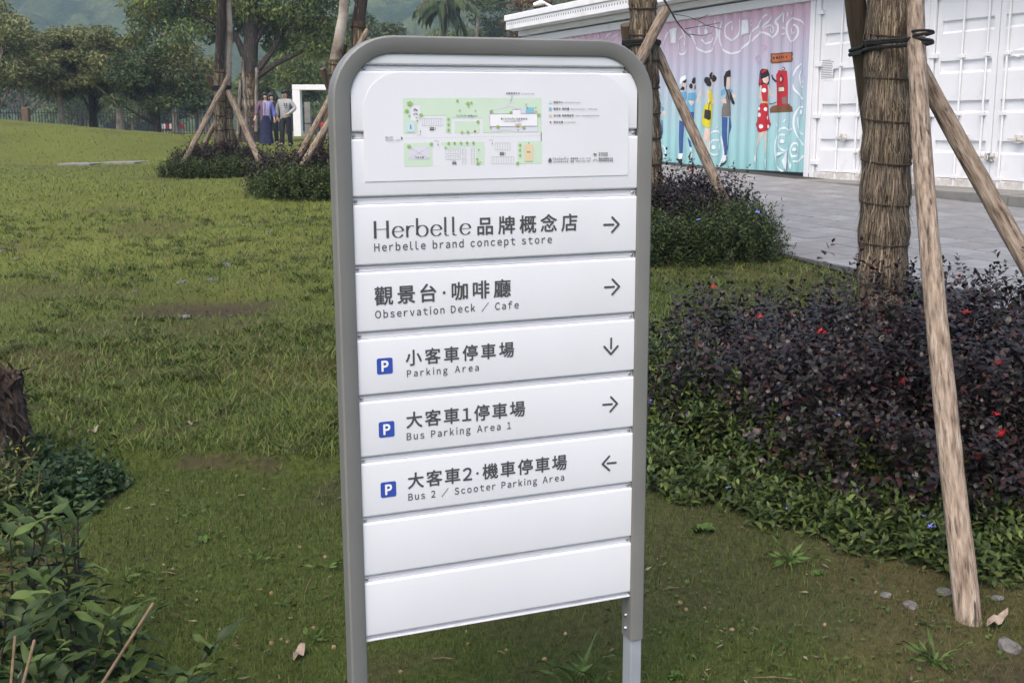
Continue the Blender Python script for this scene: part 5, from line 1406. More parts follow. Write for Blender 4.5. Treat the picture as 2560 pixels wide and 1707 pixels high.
# ------------------------------------------------------------------ big-leaved plants, stump and cover in the left foreground
def big_leaves(B, D, Nn, L, Wd, col, bend=.5):
    """lance leaves with midrib and curved blade: 3 x 8 vertices each"""
    n = len(B); D = unit(D); S = unit(np.cross(D, Nn)); U = np.cross(S, D); rows = 8
    V = np.empty((n, rows, 3, 3)); 
    for i in range(rows):
        t = i / (rows - 1)
        w = (math.sin(math.pi * min(1, t * .93 + .05)) ** .8) * (1 if i < rows - 1 else 0) + .02
        c = B + D * (L * (t - .12 * bend * t * t))[:, None] - U * (L * bend * .55 * t * t)[:, None]
        for j, s in enumerate((-1, 0, 1)):
            V[:, i, j] = c + S * (s * Wd * .5 * w)[:, None] + U * (abs(s) * Wd * .16 * w + (.006 * math.sin(9 * t + s) * abs(s)))[:, None]
    F = []
    b = np.arange(n)[:, None] * rows * 3
    for i in range(rows - 1):
        for j in range(2): F.append(b + [i * 3 + j, i * 3 + j + 1, (i + 1) * 3 + j + 1, (i + 1) * 3 + j])
    return V.reshape(-1, 3), np.concatenate(F), np.repeat(col, rows * 3, 0)
rs = np.random.default_rng(77)
spots = [(-1.36, 2.95, .56), (-1.22, 3.05, .50), (-1.30, 2.70, .42), (-1.12, 2.78, .40), (-1.02, 2.88, .30), (-1.16, 2.52, .34), (-1.00, 2.60, .26), (-.92, 2.72, .22), (-1.30, 2.45, .36), (-1.10, 2.38, .22), (-.92, 2.48, .16), (-1.45, 2.75, .48), (-.86, 2.56, .12), (-1.02, 2.40, .16)]
pos_words = ["tallest, at the photo's left edge below the stump", "second tallest, beside the stump's foot", "leafy middle one of the left corner", "one with leaves reaching over the lawn", "small one nearest the open lawn", "lower middle one in the left corner", "short one leaning towards the lawn", "outermost one with a single long leaf", "one above the cut brown stems", "low one at the photo's bottom edge", "smallest one near the bottom twig", "tall one cut by the left edge", "tiny sprout by the cut twig", "low sprout among the brown stems"]
for i, (x, y, h) in enumerate(spots):
    g = float(H(x, y)); t = thing("broadleaf_plant", "dark lance leaved plant, " + pos_words[i], "plant", (x, y, g), "lance leaved plants in the left foreground")
    ns = 5 if h > .3 else 3
    LB = []; LD = []; LL = []
    for s in range(ns):
        tx, ty = rs.normal(size=2) * .09; hh = h * rs.uniform(.75, 1.0)
        MB().tube([(0, 0, -.03), (tx * .4, ty * .4, hh * .5), (tx, ty, hh)], [.004, .0032, .0025], 6).build("stem", M['bark_dark'], t, smooth=True)
        nlf = rs.integers(10, 14)
        for j in range(nlf):
            z = hh * (1 - .75 * j / nlf); a = j * 2.4 + rs.random(); e = .75 - .9 * j / nlf + rs.normal() * .2
            LB.append((tx * z / hh, ty * z / hh, z)); LD.append((math.cos(a) * math.cos(e), math.sin(a) * math.cos(e), math.sin(e))); LL.append(rs.uniform(.09, .14) * (.7 + .3 * min(1, h / .4)))
    LB, LD, LL = np.array(LB), np.array(LD), np.array(LL); n = len(LB)
    col = np.array([(.034, .060, .018), (.050, .082, .022), (.082, .122, .030), (.026, .046, .015)])[rs.integers(0, 4, n)] * rs.uniform(.8, 1.2, (n, 1))
    V, F, C_ = big_leaves(LB, LD, np.tile([0, 0, 1.], (n, 1)) + rs.normal(size=(n, 3)) * .15, LL, LL * rs.uniform(.20, .27, n), col)
    put("leaves", mesh("leaves", V, [F], cols=C_, smooth=True), t, M['leaf_gloss'])
def bare_stem(label, pts, r):
    p0 = np.array(pts[0]); t = thing("cut_stem", label, "stem", tuple(p0), "cut brown stems in the left foreground")
    MB().tube([np.array(p) - p0 for p in pts], [r * .7, r * .66, r * .6], 8, jit=.06).build("stem", M['twig'], t, smooth=True)
for lab, a, b_, r in (("leaning cut brown stem pointing up to the right", (300, 1640, 2.50), (383, 1508, 2.62), .0065), ("short horizontal cut twig near the bottom edge", (330, 1680, 2.36), (422, 1679, 2.42), .004), ("upright tan stem at the left bottom corner", (28, 1707, 2.33), (38, 1590, 2.42), .006), ("second upright tan stem beside the left bottom corner", (58, 1707, 2.30), (86, 1600, 2.40), .006)):
    A_, B_ = np.array(at_depth(*a)), np.array(at_depth(*b_))
    A2 = A_ + (A_ - B_) * max(0, (float(H(A_[0], A_[1])) - .02 - A_[2]) / (A_[2] - B_[2])) if A_[2] < B_[2] - .03 else A_
    if abs(A_[2] - B_[2]) < .03:
        dz = float(H(B_[0], B_[1])) + .02 - B_[2]; A2 = A_ + [0, 0, dz]; B_ = B_ + [0, 0, dz]
    bare_stem(lab, [A2, (A2 + B_) / 2 + [0, 0, .004], B_], r)
# stump
q = at_depth(28, 1180, 4.42); sx_, sy_ = -2.10, 4.42; gz = float(H(sx_, sy_)) - .03
stump = thing("palm_stump", "dark ragged palm stump at the left edge", "stump", (sx_, sy_, gz))
n = 26; V = []; rows = 12
for i in range(rows + 1):
    t = i / rows; z = .47 * t
    for k in range(n):
        a = 2 * math.pi * k / n
        r = .205 - .045 * t + .03 * math.exp(-t * 9) + .013 * math.sin(7 * a + 3 * t) + rs.normal() * .006
        V.append((r * math.cos(a), r * math.sin(a), z + (rs.normal() * .02 - .03 * math.cos(a) if i == rows else 0)))
V.append((0, 0, .43))
F = [(i * n + k, i * n + (k + 1) % n, (i + 1) * n + (k + 1) % n, (i + 1) * n + k) for i in range(rows) for k in range(n)] + [(rows * n + k, rows * n + (k + 1) % n, len(V) - 1) for k in range(n)]
m_stump = mat("fibrous_stump_bark", [(.016, .010, .008), (.055, .036, .026), (.10, .075, .06)], 16, .95, .9, 50, stretch=(2, 2, .7))
MB().add(V, F).build("trunk", m_stump, stump)
nf = 900
a = rs.uniform(0, 2 * math.pi, nf); t = rs.random(nf); r = .208 - .045 * t
P = np.stack([r * np.cos(a), r * np.sin(a), .47 * t], 1); out = np.stack([np.cos(a), np.sin(a), 0 * a], 1)
V = leaf_arrays(P, out * .16 + np.array([0, 0, -.9]) + rs.normal(size=(nf, 3)) * .3, out, rs.uniform(.02, .06, nf), rs.uniform(.006, .016, nf), -.1, .1)
tag(put("bark_scales", leaf_mesh("bark_scales", V, np.array([(.020, .013, .010), (.042, .029, .022), (.075, .058, .048)])[rs.integers(0, 3, nf)] * rs.uniform(.6, 1.2, (nf, 1))), stump, M['straw']), kind="stuff")
# ground cover and yellow flowers beside the stump
dm = [(-1.80, 4.42, .16, .12), (-1.66, 4.38, .14, .10), (-1.76, 4.22, .15, .11), (-1.66, 4.22, .11, .08), (-1.82, 4.08, .15, .11)]
shrub("ground_cover", "dark green creeping cover on the earth step beside the stump", "plant", dm, 620, 6, .07, .036, .7, np.array([(.018, .040, .014), (.028, .058, .020), (.036, .070, .022)]), 21, 0, None, stems=0, stand=.5)
dm = [(-1.85, 4.02, .16, .28), (-1.98, 3.95, .2, .30), (-1.75, 3.85, .15, .22)]
shrub("yellow_flower_plant", "weedy plant with tiny yellow flowers in front of the stump", "plant", dm, 260, 8, .12, .035, .3, np.array([(.07, .10, .03), (.10, .13, .035)]), 22, 11, 'petal_yellow', .012, stems=30)

# ------------------------------------------------------------------ litter and weeds
def stone(name, label, cat, px, py, size, m_, group, flat=.5, depth=None):
    x, y = ground(px, py); g = float(H(x, y))
    bm = bmesh.new(); bmesh.ops.create_icosphere(bm, subdivisions=2, radius=1)
    for v in bm.verts:
        k = 1 + .22 * (random.random() - .5)
        v.co = Vector((v.co.x * k, v.co.y * k * random.uniform(.8, 1), v.co.z * k * flat)) * size
    me = bpy.data.meshes.new(name); bm.to_mesh(me); bm.free()
    o = put(name, me, None, m_, (x, y, g + size * flat * .12)); o.rotation_euler = (random.uniform(-.2, .2), random.uniform(-.2, .2), random.uniform(0, 6))
    return tag(o, label, cat, group)
z7 = lambda p: (p[0] / 2.6133, 500 + p[1] / 2.6133)
for p, s, lab in (((355, 505), .035, "pale stone on the left of the bare soil hollow"), ((995, 512), .032, "small white stone above the soil hollow"), ((1195, 560), .055, "grey angular stone right of the soil hollow"), ((1385, 542), .06, "flat pale stone farthest right of the soil hollow"), ((1200, 768), .07, "flat grey stone below the soil hollow"), ((1480, 430), .06, "grey stone behind the soil hollow"), ((105, 380), .045, "brown stone on the lawn near the left edge"), ((20, 332), .05, "stone on the lawn cut by the left edge"), ((880, 605), .03, "ochre stone at the edge of the soil hollow"), ((1750, 222), .04, "small stone high on the lawn near the signboard"), ((1675, 158), .035, "white stone farthest up the lawn")):
    stone("stone", lab, "stone", *z7(p), s * .75, M['stone'], "stones on the lawn")
z5 = lambda p: (1600 + p[0] / 2.45, 1107 + p[1] / 2.45)
for p, s, lab in (((1858, 915), .038, "white rock touching the near stake's foot on the left"), ((1505, 925), .028, "half buried grey stone before the green border"), ((1660, 1000), .035, "grey stone left of the near stake's foot"), ((2190, 945), .03, "dark stone right of the near stake"), ((2260, 1265), .055, "rough grey stone at the right edge below the stake")):
    stone("stone", lab, "stone", *z5(p), s * .75, M['stone'], "stones by the stake", .5)
z6 = lambda p: (p[0] / 2.24, 1007 + p[1] / 2.24)
FR = [z6(p) for p in ((915, 915), (1680, 822), (1520, 1057), (1710, 1265), (1755, 1250), (1575, 1312), (1612, 1320), (1520, 1330), (820, 1528), (830, 1560), (1823, 872), (1870, 1350), (630, 1392))] + [z5(p) for p in ((245, 988), (283, 1030), (397, 1028), (563, 1165), (1132, 1103), (880, 1246))] + [(860 + p[0] / 2.94, 1200 + p[1] / 2.94) for p in ((912, 1175), (1193, 1220), (415, 1360), (400, 1475), (1750, 1425), (1475, 1308), (1630, 1105))]
for p in FR:
    stone("fallen_fruit", "small round tan fruit fallen on the near grass", "fruit", *p, random.uniform(.006, .0085), M['fruit'], "tan fruits scattered on the near lawn", .95)
def fallen_leaf(label, px, py, L_, ang):
    x, y = ground(px, py); t = thing("fallen_leaf", label, "leaf", (x, y, float(H(x, y)) + .012), "fallen leaves on the lawn", (0, 0, ang))
    V, F, C_ = big_leaves(np.array([[0., 0, 0]]), np.array([[1., 0, .1]]), np.array([[0, 0, 1.]]), np.array([L_]), np.array([L_ * .38]), np.ones((1, 3)), -.25)
    V[:, 2] += .006 * np.sin(V[:, 0] * 140)
    put("blade", mesh("blade", V, [F], smooth=True), t, M['dryleaf'])
fallen_leaf("curled grey dry leaf on the grass left of the signboard's foot", 736, 1650, .075, 1.35)
fallen_leaf("brown dry leaf on the raised lawn near the earth step", 218, 1088, .07, 1.0)
fallen_leaf("small dry leaf lying on the raised lawn", 465, 1065, .05, .3)
fallen_leaf("brown fallen leaf beside the near stake's foot", 2468, 1580, .10, .6)
for lab, a, b_ in (("thin dry twig lying on the grass below the board", (1082, 1642), (1130, 1643)), ("dry twig right of the board's right post", (1657, 1483), (1697, 1478)), ("pale straw standing in the grass left of the board", (763, 1486), (780, 1435)), ("pair of dry needles on the dark near grass", (402, 1436), (440, 1444)), ("long dry stalk on the grass before the right post", (1880, 1700), (1990, 1703)), ("short dry stalk beneath the board's middle", (1243, 1625), (1262, 1634))):
    p, q = ground(*a), ground(*b_)
    P0 = np.array([*p, float(H(*p)) + .008]); P1 = np.array([*q, float(H(*q)) + .010])
    if "standing" in lab: P1 = P0 + [.02, 0, .05]
    t = thing("dry_twig", lab, "twig", tuple(P0), "dry twigs on the near lawn")
    MB().tube([P0 - P0, (P1 - P0) / 2 + [0, 0, .004], P1 - P0], [.002, .0022, .0012], 5).build("stalk", M['twig'], t)
def tuft(label, px, py, n, L_, cat="weed", broad=False):
    x, y = ground(px, py); g = float(H(x, y)); t = thing("weed_tuft", label, cat, (x, y, g), "weeds on the near lawn")
    a = R.uniform(0, 6.28, n); e = R.uniform(.5, 1.35, n) if not broad else R.uniform(.2, .8, n)
    D = np.stack([np.cos(a) * np.cos(e), np.sin(a) * np.cos(e), np.sin(e)], 1)
    LL = L_ * R.uniform(.5, 1.1, n)
    col = np.array([(.085, .15, .035), (.11, .17, .045)])[R.integers(0, 2, n)] * R.uniform(.7, 1.1, (n, 1))
    V, F, C_ = big_leaves(np.zeros((n, 3)) + R.normal(size=(n, 3)) * [.006, .006, 0], D, np.tile([0, 0, 1.], (n, 1)) + R.normal(size=(n, 3)) * .1, LL, (LL * .055 if not broad else LL * .75), col, .75 if not broad else .3)
    put("leaves", mesh("leaves", V, [F], cols=C_, smooth=True), t, M['grassblade'])
for lab, px, py, n, L_, br in (("bright grass tuft left of the near stake's foot", 2340, 1660, 16, .12, False), ("arching grass tuft before the green border", 1975, 1400, 14, .14, False), ("leafy weed beneath the left end of the green border", 1745, 1330, 8, .07, True), ("tall grass blade by the board's right post, inner side", 1440, 1700, 5, .16, False), ("second tall grass blade by the board's right post", 1500, 1705, 4, .15, False), ("round leaved weed right of the board's foot", 1695, 1690, 9, .035, True), ("small clover weed above the round leaved weed", 1728, 1648, 6, .025, True), ("round leaved weed in front of the border's middle", 2040, 1435, 8, .03, True), ("grass tuft on the dark left lawn", 312, 1450, 6, .13, False), ("grass tuft in the middle of the left near lawn", 645, 1410, 6, .09, False), ("grass tuft left of the board's left post", 785, 1600, 6, .12, False), ("grass tuft close to the board's left post", 822, 1425, 5, .09, False), ("seedling weed in the left near lawn", 508, 1360, 6, .03, True), ("grass tuft right at the earth step's foot", 495, 1290, 5, .07, False)):
    tuft(lab, px, py, n, L_, broad=br)

# ------------------------------------------------------------------ fence, portal, post and red cart in the distance
FY = 50.0
def fx(px): return (px - 1280) / FPX * FY * 1.0
fg = float(H(-17, FY)); fence = thing("metal_fence", "black upright bar fence along the back of the lawn", "fence", (fx(-60), FY, fg))
L_ = fx(585) - fx(-60)
me_bar = MB().box(-.014, .014, -.014, .014, 0, 1.02)
mb_me = bpy.data.meshes.new("bar"); mb_me.from_pydata(me_bar.v, [], me_bar.f); mb_me.materials.append(M['steel_black'])
x = .1; i = 0
while x < L_:
    o = put("bar", mb_me, fence, None, (x, 0, .06 + (.0 if i % 4 < 2 else .06))); x += .125; i += 1
for x in np.arange(0, L_ + .1, 2.45):
    MB().box(x - .035, x + .035, -.035, .035, -.1, 1.16).build("post", M['steel_black'], fence)
for z in (.10, .95): MB().box(0, L_, -.012, .012, z, z + .035).build("rail", M['steel_black'], fence)
gp = at_depth(66, 300, 47.0)
pg = float(H(gp[0], gp[1])); pt_ = thing("timber_post", "thick dark timber post before the fence at left", "post", (gp[0], gp[1], pg))
MB().box(-.14, .14, -.14, .14, -.1, at_depth(66, 269, 47.)[2] - pg).build("shaft", M['wood_dark'], pt_, bevel=.04)

pq = at_depth(734, 338, 50.0); pz = float(H(pq[0], 50.0))
portal = thing("portal_frame", "white square photo frame standing on the grass behind the couple", "frame", (pq[0], 50.0, pz))
ht = at_depth(734, 212, 50.)[2] - pz
MB().box(0, .32, 0, .5, -.1, ht - .222).build("upright", M['white_paint'], portal, bevel=.012)
MB().box(3.08, 3.40, 0, .5, -.1, ht - .222).build("upright", M['white_paint'], portal, bevel=.012)
MB().box(0, 3.40, 0, .5, ht - .22, ht).build("lintel", M['white_paint'], portal, bevel=.012)
MB().box(.322, 3.078, .02, .48, -.1, .10).build("threshold", M['slab'], portal, bevel=.012)
cq = at_depth(771, 330, 52.5); cz = float(H(cq[0], 52.5)); cpst = thing("concrete_pillar", "slim grey concrete pillar seen through the portal frame", "pillar", (cq[0], 52.5, cz))
hh = at_depth(771, 256, 52.5)[2] - cz
MB().box(-.13, .13, -.13, .13, -.1, hh).build("shaft", M['slab'], cpst, bevel=.015); MB().box(-.15, .15, -.15, .15, hh * .36, hh * .38).build("band", M['steel_black'], cpst)
rq = at_depth(812, 330, 48.5); rz = float(H(rq[0], 48.5)); cart = thing("red_seat_cart", "small red topped cart beside the portal frame", "cart", (rq[0], 48.5, rz))
m_red = mat("red_plastic", [(.45, .02, .025), (.55, .03, .035)], 5, .4)
MB().box(-.34, .5, -.25, .25, .42, .58).build("seat", m_red, cart, bevel=.04)
for x_, y_ in ((-.3, -.2), (-.3, .2), (.42, -.2), (.42, .2)): MB().tube([(x_, y_, -.02), (x_, y_, .44)], .02, 6).build("leg", M['screw'], cart)
for x_ in (-.2, .32):
    w = MB(); w.tube([(x_ + .13 * math.cos(t), -.28, .13 + .13 * math.sin(t)) for t in np.linspace(0, 6.283, 17)], .025, 6, cap=False); w.build("wheel", M['steel_black'], cart, smooth=True)
bq = at_depth(432, 330, 53.); bz = float(H(bq[0], 53.)); bar = thing("barrier_board", "red and white barrier board behind the fence", "barrier", (bq[0], 53., bz))
for k in range(6): MB().box(-.48 + k * .16, -.32 + k * .16 - .002, 0, .03, .30, .52).build("board", m_red if k % 2 else M['white_paint'], bar)
for x_ in (-.42, .42): MB().box(x_ - .03, x_ + .03, .031, .07, -.05, .52).build("leg", M['screw'], bar)

# ------------------------------------------------------------------ people
M['skin'] = mat("skin", [(.42, .26, .19), (.52, .34, .26)], 12, .5, spec=.4)
M['hair'] = mat("black_hair", [(.010, .008, .008), (.028, .022, .02)], 40, .4, .4, 120)
M['navy'] = mat("navy_cloth", [(.012, .014, .040), (.022, .025, .060)], 14, .85, .3)
M['blackcloth'] = mat("black_cloth", [(.010, .010, .012), (.022, .022, .025)], 14, .85, .3)
M['greyknit'] = mat("grey_knit", [(.25, .26, .27), (.33, .34, .35)], 30, .9, .4, 200)
M['shoe'] = mat("dark_shoe", [(.03, .03, .03), (.06, .06, .06)], 10, .5)
M['darkglass'] = mat("dark_glasses", [(.01, .008, .008), (.03, .015, .015)], 10, .15)
m_top = bpy.data.materials.new("purple_striped_knit"); m_top.use_nodes = True
N, L = nodes_of(m_top); b = N["Principled BSDF"]; b.inputs["Roughness"].default_value = .85
tc = N.new("ShaderNodeTexCoord"); sx = N.new("ShaderNodeSeparateXYZ"); L.new(tc.outputs["Object"], sx.inputs[0])
mr_ = N.new("ShaderNodeMapRange"); mr_.inputs[1].default_value = -.26; mr_.inputs[2].default_value = .26; L.new(sx.outputs["X"], mr_.inputs[0])
c1 = N.new("ShaderNodeValToRGB"); c1.color_ramp.interpolation = 'LINEAR'; L.new(mr_.outputs[0], c1.inputs[0])
c1.color_ramp.elements[0].color = (.13, .075, .12, 1); c1.color_ramp.elements[1].color = (.13, .15, .42, 1)
e = c1.color_ramp.elements.new(.45); e.color = (.12, .075, .13, 1); e = c1.color_ramp.elements.new(.62); e.color = (.12, .12, .34, 1)
c2 = N.new("ShaderNodeValToRGB"); c2.color_ramp.interpolation = 'CONSTANT'; L.new(mr_.outputs[0], c2.inputs[0])
els = c2.color_ramp.elements; els[0].color = (0, 0, 0, 1); els[1].position = .36; els[1].color = (1, 1, 1, 1)
for p_, v in ((.385, 0), (.45, .7), (.47, 0), (.54, 1), (.565, 0), (.60, .8), (.62, 0), (.66, 1), (.68, 0), (.74, .6), (.76, 0)):
    e = els.new(p_); e.color = (v, v, v, 1)
mx = N.new("ShaderNodeMix"); mx.data_type = 'RGBA'; L.new(c2.outputs[0], mx.inputs["Factor"]); L.new(c1.outputs[0], mx.inputs["A"]); mx.inputs["B"].default_value = (.50, .47, .62, 1); L.new(mx.outputs["Result"], b.inputs["Base Color"])

def skinned(name, V, E, rad_, m_, parent, root=0, sub=2):
    me = bpy.data.meshes.new(name); me.from_pydata(V, E, []); me.update()
    o = bpy.data.objects.new(name, me); COL.objects.link(o)
    sk = o.modifiers.new("s", 'SKIN'); sk.use_smooth_shade = True
    for i, r in enumerate(rad_):
        d_ = me.skin_vertices[0].data[i]; d_.radius = r if isinstance(r, tuple) else (r, r); d_.use_root = (i == root)
    ss = o.modifiers.new("u", 'SUBSURF'); ss.levels = sub; ss.render_levels = sub
    bpy.context.view_layer.update()
    ev = bpy.data.meshes.new_from_object(o.evaluated_get(bpy.context.evaluated_depsgraph_get()))
    bpy.data.objects.remove(o); ev.name = name; ev.materials.clear(); ev.materials.append(m_)
    ev.polygons.foreach_set("use_smooth", np.ones(len(ev.polygons), bool))
    return put(name, ev, parent)

def ball(c, r, sq=(1, 1, 1), n=12):
    V = []; F = []
    for i in range(n + 1):
        for k in range(n):
            a = math.pi * i / n; b_ = 2 * math.pi * k / n
            V.append((c[0] + r * sq[0] * math.sin(a) * math.cos(b_), c[1] + r * sq[1] * math.sin(a) * math.sin(b_), c[2] + r * sq[2] * math.cos(a)))
    F = [(i * n + k, (i + 1) * n + k, (i + 1) * n + (k + 1) % n, i * n + (k + 1) % n) for i in range(n) for k in range(n)]
    return V, F

def person(label, px, depth, h, arms, top, legs, hair, female, tilt=0., glasses=False, rot=0., hide=False):
    x = (px - 1280) / FPX * depth; g = float(H(x, depth)); t = thing("person", label, "person", (x, depth, g), "people walking on the far lawn", (0, 0, rot))
    s = h / 1.70
    k = lambda *p: tuple(s * q for q in p)
    V = [k(0, 0, .93), k(0, -.005, 1.10), k(0, 0, 1.30), k(0, .01, 1.40), k(0, 0, 1.455), k(0, -.01 - tilt * .5, 1.525), k(0, -.012 - tilt, 1.605)]
    E = [(0, 1), (1, 2), (2, 3), (3, 4), (4, 5), (5, 6)]
    rd = [(.135, .10), (.115, .09), (.135, .095), (.06, .06), (.054, .056), (.080, .092), (.084, .096)]
    hands = []
    for sd, (el, wr, hd) in zip((-1, 1), arms):
        i = len(V); V += [k(sd * .165, 0, 1.375), k(*el), k(*wr), k(*hd)]
        E += [(2, i), (i, i + 1), (i + 1, i + 2), (i + 2, i + 3)]; rd += [.052, .042, .030, .030]
        hb = np.array(k(*hd)); dv = unit(hb - np.array(k(*wr))); sdv = unit(np.cross(dv, [0, 1, 0]))
        for q, (off, ln) in enumerate(((-.028, .062), (-.010, .072), (.010, .070), (.026, .055))):
            j = len(V); p = hb + sdv * off * s
            V += [tuple(p + dv * ln * .5 * s), tuple(p + dv * ln * s + np.array([0, -.012, 0]))]; E += [(i + 3, j), (j, j + 1)]; rd += [.009, .007]
        j = len(V); V.append(tuple(hb + (sdv * -.035 * sd + dv * .015 + np.array([0, -.03, 0])) * s)); E.append((i + 3, j)); rd.append(.010)
    for sd in (-1, 1):
        i = len(V); st_ = .10 * sd if not female else .06 * sd
        V += [k(sd * .09, 0, .88), k(sd * .10, -.02 + st_ * .3, .49), k(sd * .10, .02 + st_, .09), k(sd * .11, -.12 + st_, .035)]
        E += [(0, i), (i, i + 1), (i + 1, i + 2), (i + 2, i + 3)]; rd += [.088, .060, .042, .036]
    skinned("body", V, E, [tuple(q * s for q in r) if isinstance(r, tuple) else r * s for r in rd], M['skin'], t)
    hx_ = np.array(k(0, -.012 - tilt * .75, 1.575))
    # face
    fy = hx_[1] - .088 * s
    fb = MB()
    for sd in (-1, 1): fb.add(*ball((sd * .028 * s, fy + .010 * s, hx_[2] + .0 * s), .011 * s, (1, .5, .6), 6))
    fb.build("eyes" if not glasses else "sunglasses", M['darkglass'], t)
    MB().add(*ball((0, fy - .002 * s, hx_[2] - .025 * s), .014 * s, (.8, 1, 1.5), 7)).build("nose", M['skin'], t, smooth=True)
    MB().add(*ball((0, fy + .014 * s, hx_[2] - .060 * s), .022 * s, (1, .4, .3), 7)).build("mouth", mat("lips", [(.30, .10, .09)], 5, .5), t, smooth=True)
    if glasses: MB().box(-.062 * s, .062 * s, fy - .004 * s, fy + .006 * s, hx_[2] - .008 * s, hx_[2] + .018 * s).build("glasses", M['darkglass'], t)
    hb = MB(); Vh, Fh = ball((hx_[0], hx_[1] + .026 * s, hx_[2] + .028 * s), .098 * s, (.90, 1.02, 1.02), 16)
    zc = hx_[2] + (.048 if hair == 'short' else .045) * s
    keep = [f for f in Fh if np.mean([Vh[i][2] for i in f]) > zc - (.0 if Vh[f[0]][1] < hx_[1] else .07) * s]
    hb.add(Vh, keep)
    ho = hb.build("hair", M['hair'], t, smooth=True); so = ho.modifiers.new("t", 'SOLIDIFY'); so.thickness = .012; so.offset = 1
    if hair == 'bob':
        bb = MB(); n = 18; rows_ = 6; Vb = []
        for i in range(rows_ + 1):
            for q in range(n + 1):
                a = rad(-52) + rad(284) * q / n
                r = (.098 + .016 * i / rows_) * s
                Vb.append((hx_[0] + (r - .004 * s) * math.cos(a), hx_[1] + .014 * s + r * math.sin(a) * .98, hx_[2] + (.075 - .19 * i / rows_) * s))
        Fb = [(i * (n + 1) + q, (i + 1) * (n + 1) + q, (i + 1) * (n + 1) + q + 1, i * (n + 1) + q + 1) for i in range(rows_) for q in range(n)]
        o = bb.add(Vb, Fb).build("hair_bob", M['hair'], t, smooth=True); so = o.modifiers.new("t", 'SOLIDIFY'); so.thickness = .02
    # clothes
    Vt = [k(0, 0, .74 if female else .82), k(0, 0, .80 if female else .90), k(0, -.005, 1.08), k(0, 0, 1.28), k(0, .008, 1.40)]
    Et = [(0, 1), (1, 2), (2, 3), (3, 4)]; rt = [(.185, .135), (.19, .14), (.172, .13), (.168, .118), (.08, .07)] if female else [(.165, .125), (.172, .13), (.178, .135), (.176, .122), (.08, .07)]
    for sd, (el, wr, hd) in zip((-1, 1), arms):
        i = len(Vt); cuff = np.array(wr) * .92 + np.array(el) * .08
        cuff = np.array(wr) * 1.05 - np.array(el) * .05
        if female: cuff = np.array(wr) * .85 + np.array(el) * .15
        Vt += [k(sd * .175, 0, 1.355), k(*el), k(*cuff)]; Et += [(3, i), (i, i + 1), (i + 1, i + 2)]; rt += [.078, .066, .052]
    skinned("top", Vt, Et, [tuple(q * s for q in r) if isinstance(r, tuple) else r * s for r in rt], top, t)
    if female:
        n = 20; Vs = []; rows_ = 7
        for i in range(rows_ + 1):
            u = i / rows_; z = .95 - .90 * u
            for q in range(n):
                a = 2 * math.pi * q / n; r = .145 + .075 * u + .010 * math.sin(6 * a + 2 * u) * u
                Vs.append(k(r * math.cos(a) * 1.05, r * math.sin(a) * .95, z))
        Fs = [(i * n + q, (i + 1) * n + q, (i + 1) * n + (q + 1) % n, i * n + (q + 1) % n) for i in range(rows_) for q in range(n)]
        MB().add(Vs, Fs).build("skirt", legs, t, smooth=True)
    else:
        Vl = [k(0, 0, .95), k(0, 0, .88)]; El = [(0, 1)]; rl = [(.165, .115), (.16, .115)]
        for sd in (-1, 1):
            i = len(Vl); st_ = .10 * sd
            Vl += [k(sd * .095, 0, .80), k(sd * .10, -.02 + st_ * .3, .49), k(sd * .10, .02 + st_, .03)]; El += [(1, i), (i, i + 1), (i + 1, i + 2)]; rl += [.105, .085, .070]
        skinned("trousers", Vl, El, [tuple(q * s for q in r) if isinstance(r, tuple) else r * s for r in rl], legs, t)
    for sd in (-1, 1):
        st_ = .10 * sd if not female else .06 * sd
        MB().add(*ball(k(sd * .108, -.055 + st_, .040), .05 * s, (.95, 2.3, .8), 10)).build("shoe", M['shoe'], t, smooth=True)
    return t
wm = person("woman in purple striped top and long navy skirt walking", 675, 36.0, 1.60, [((-.27, .02, 1.12), (-.33, -.06, .90), (-.36, -.08, .84)), ((.27, .02, 1.10), (.28, -.03, .86), (.285, -.04, .79))], m_top, M['navy'], 'bob', True, rot=.35)
mn = person("man in grey sweater and black trousers looking down", 724, 36.2, 1.71, [((-.28, .04, 1.12), (-.27, 0, .90), (-.265, -.03, .83)), ((.33, .0, 1.14), (.20, -.17, .99), (.13, -.19, .965))], M['greyknit'], M['blackcloth'], 'short', False, .045, True, rot=-.2)
MB().box(.02, .06, -.150, -.142, 1.27, 1.30).box(.09, .13, -.150, -.142, 1.27, 1.30).box(.02, .06, -.151, -.143, 1.22, 1.255).box(.09, .13, -.151, -.143, 1.22, 1.255).box(.05, .065, -.15, -.142, 1.15, 1.19).box(.085, .10, -.15, -.142, 1.15, 1.19).build("sweater_print", M['blackcloth'], mn)
person("dark haired person half hidden between the woman and the man", 692, 37.4, 1.60, [((-.21, .03, 1.12), (-.20, .0, .88), (-.20, -.0, .82)), ((.21, .03, 1.12), (.20, .0, .88), (.20, -.0, .82))], M['blackcloth'], M['blackcloth'], 'bob', False)

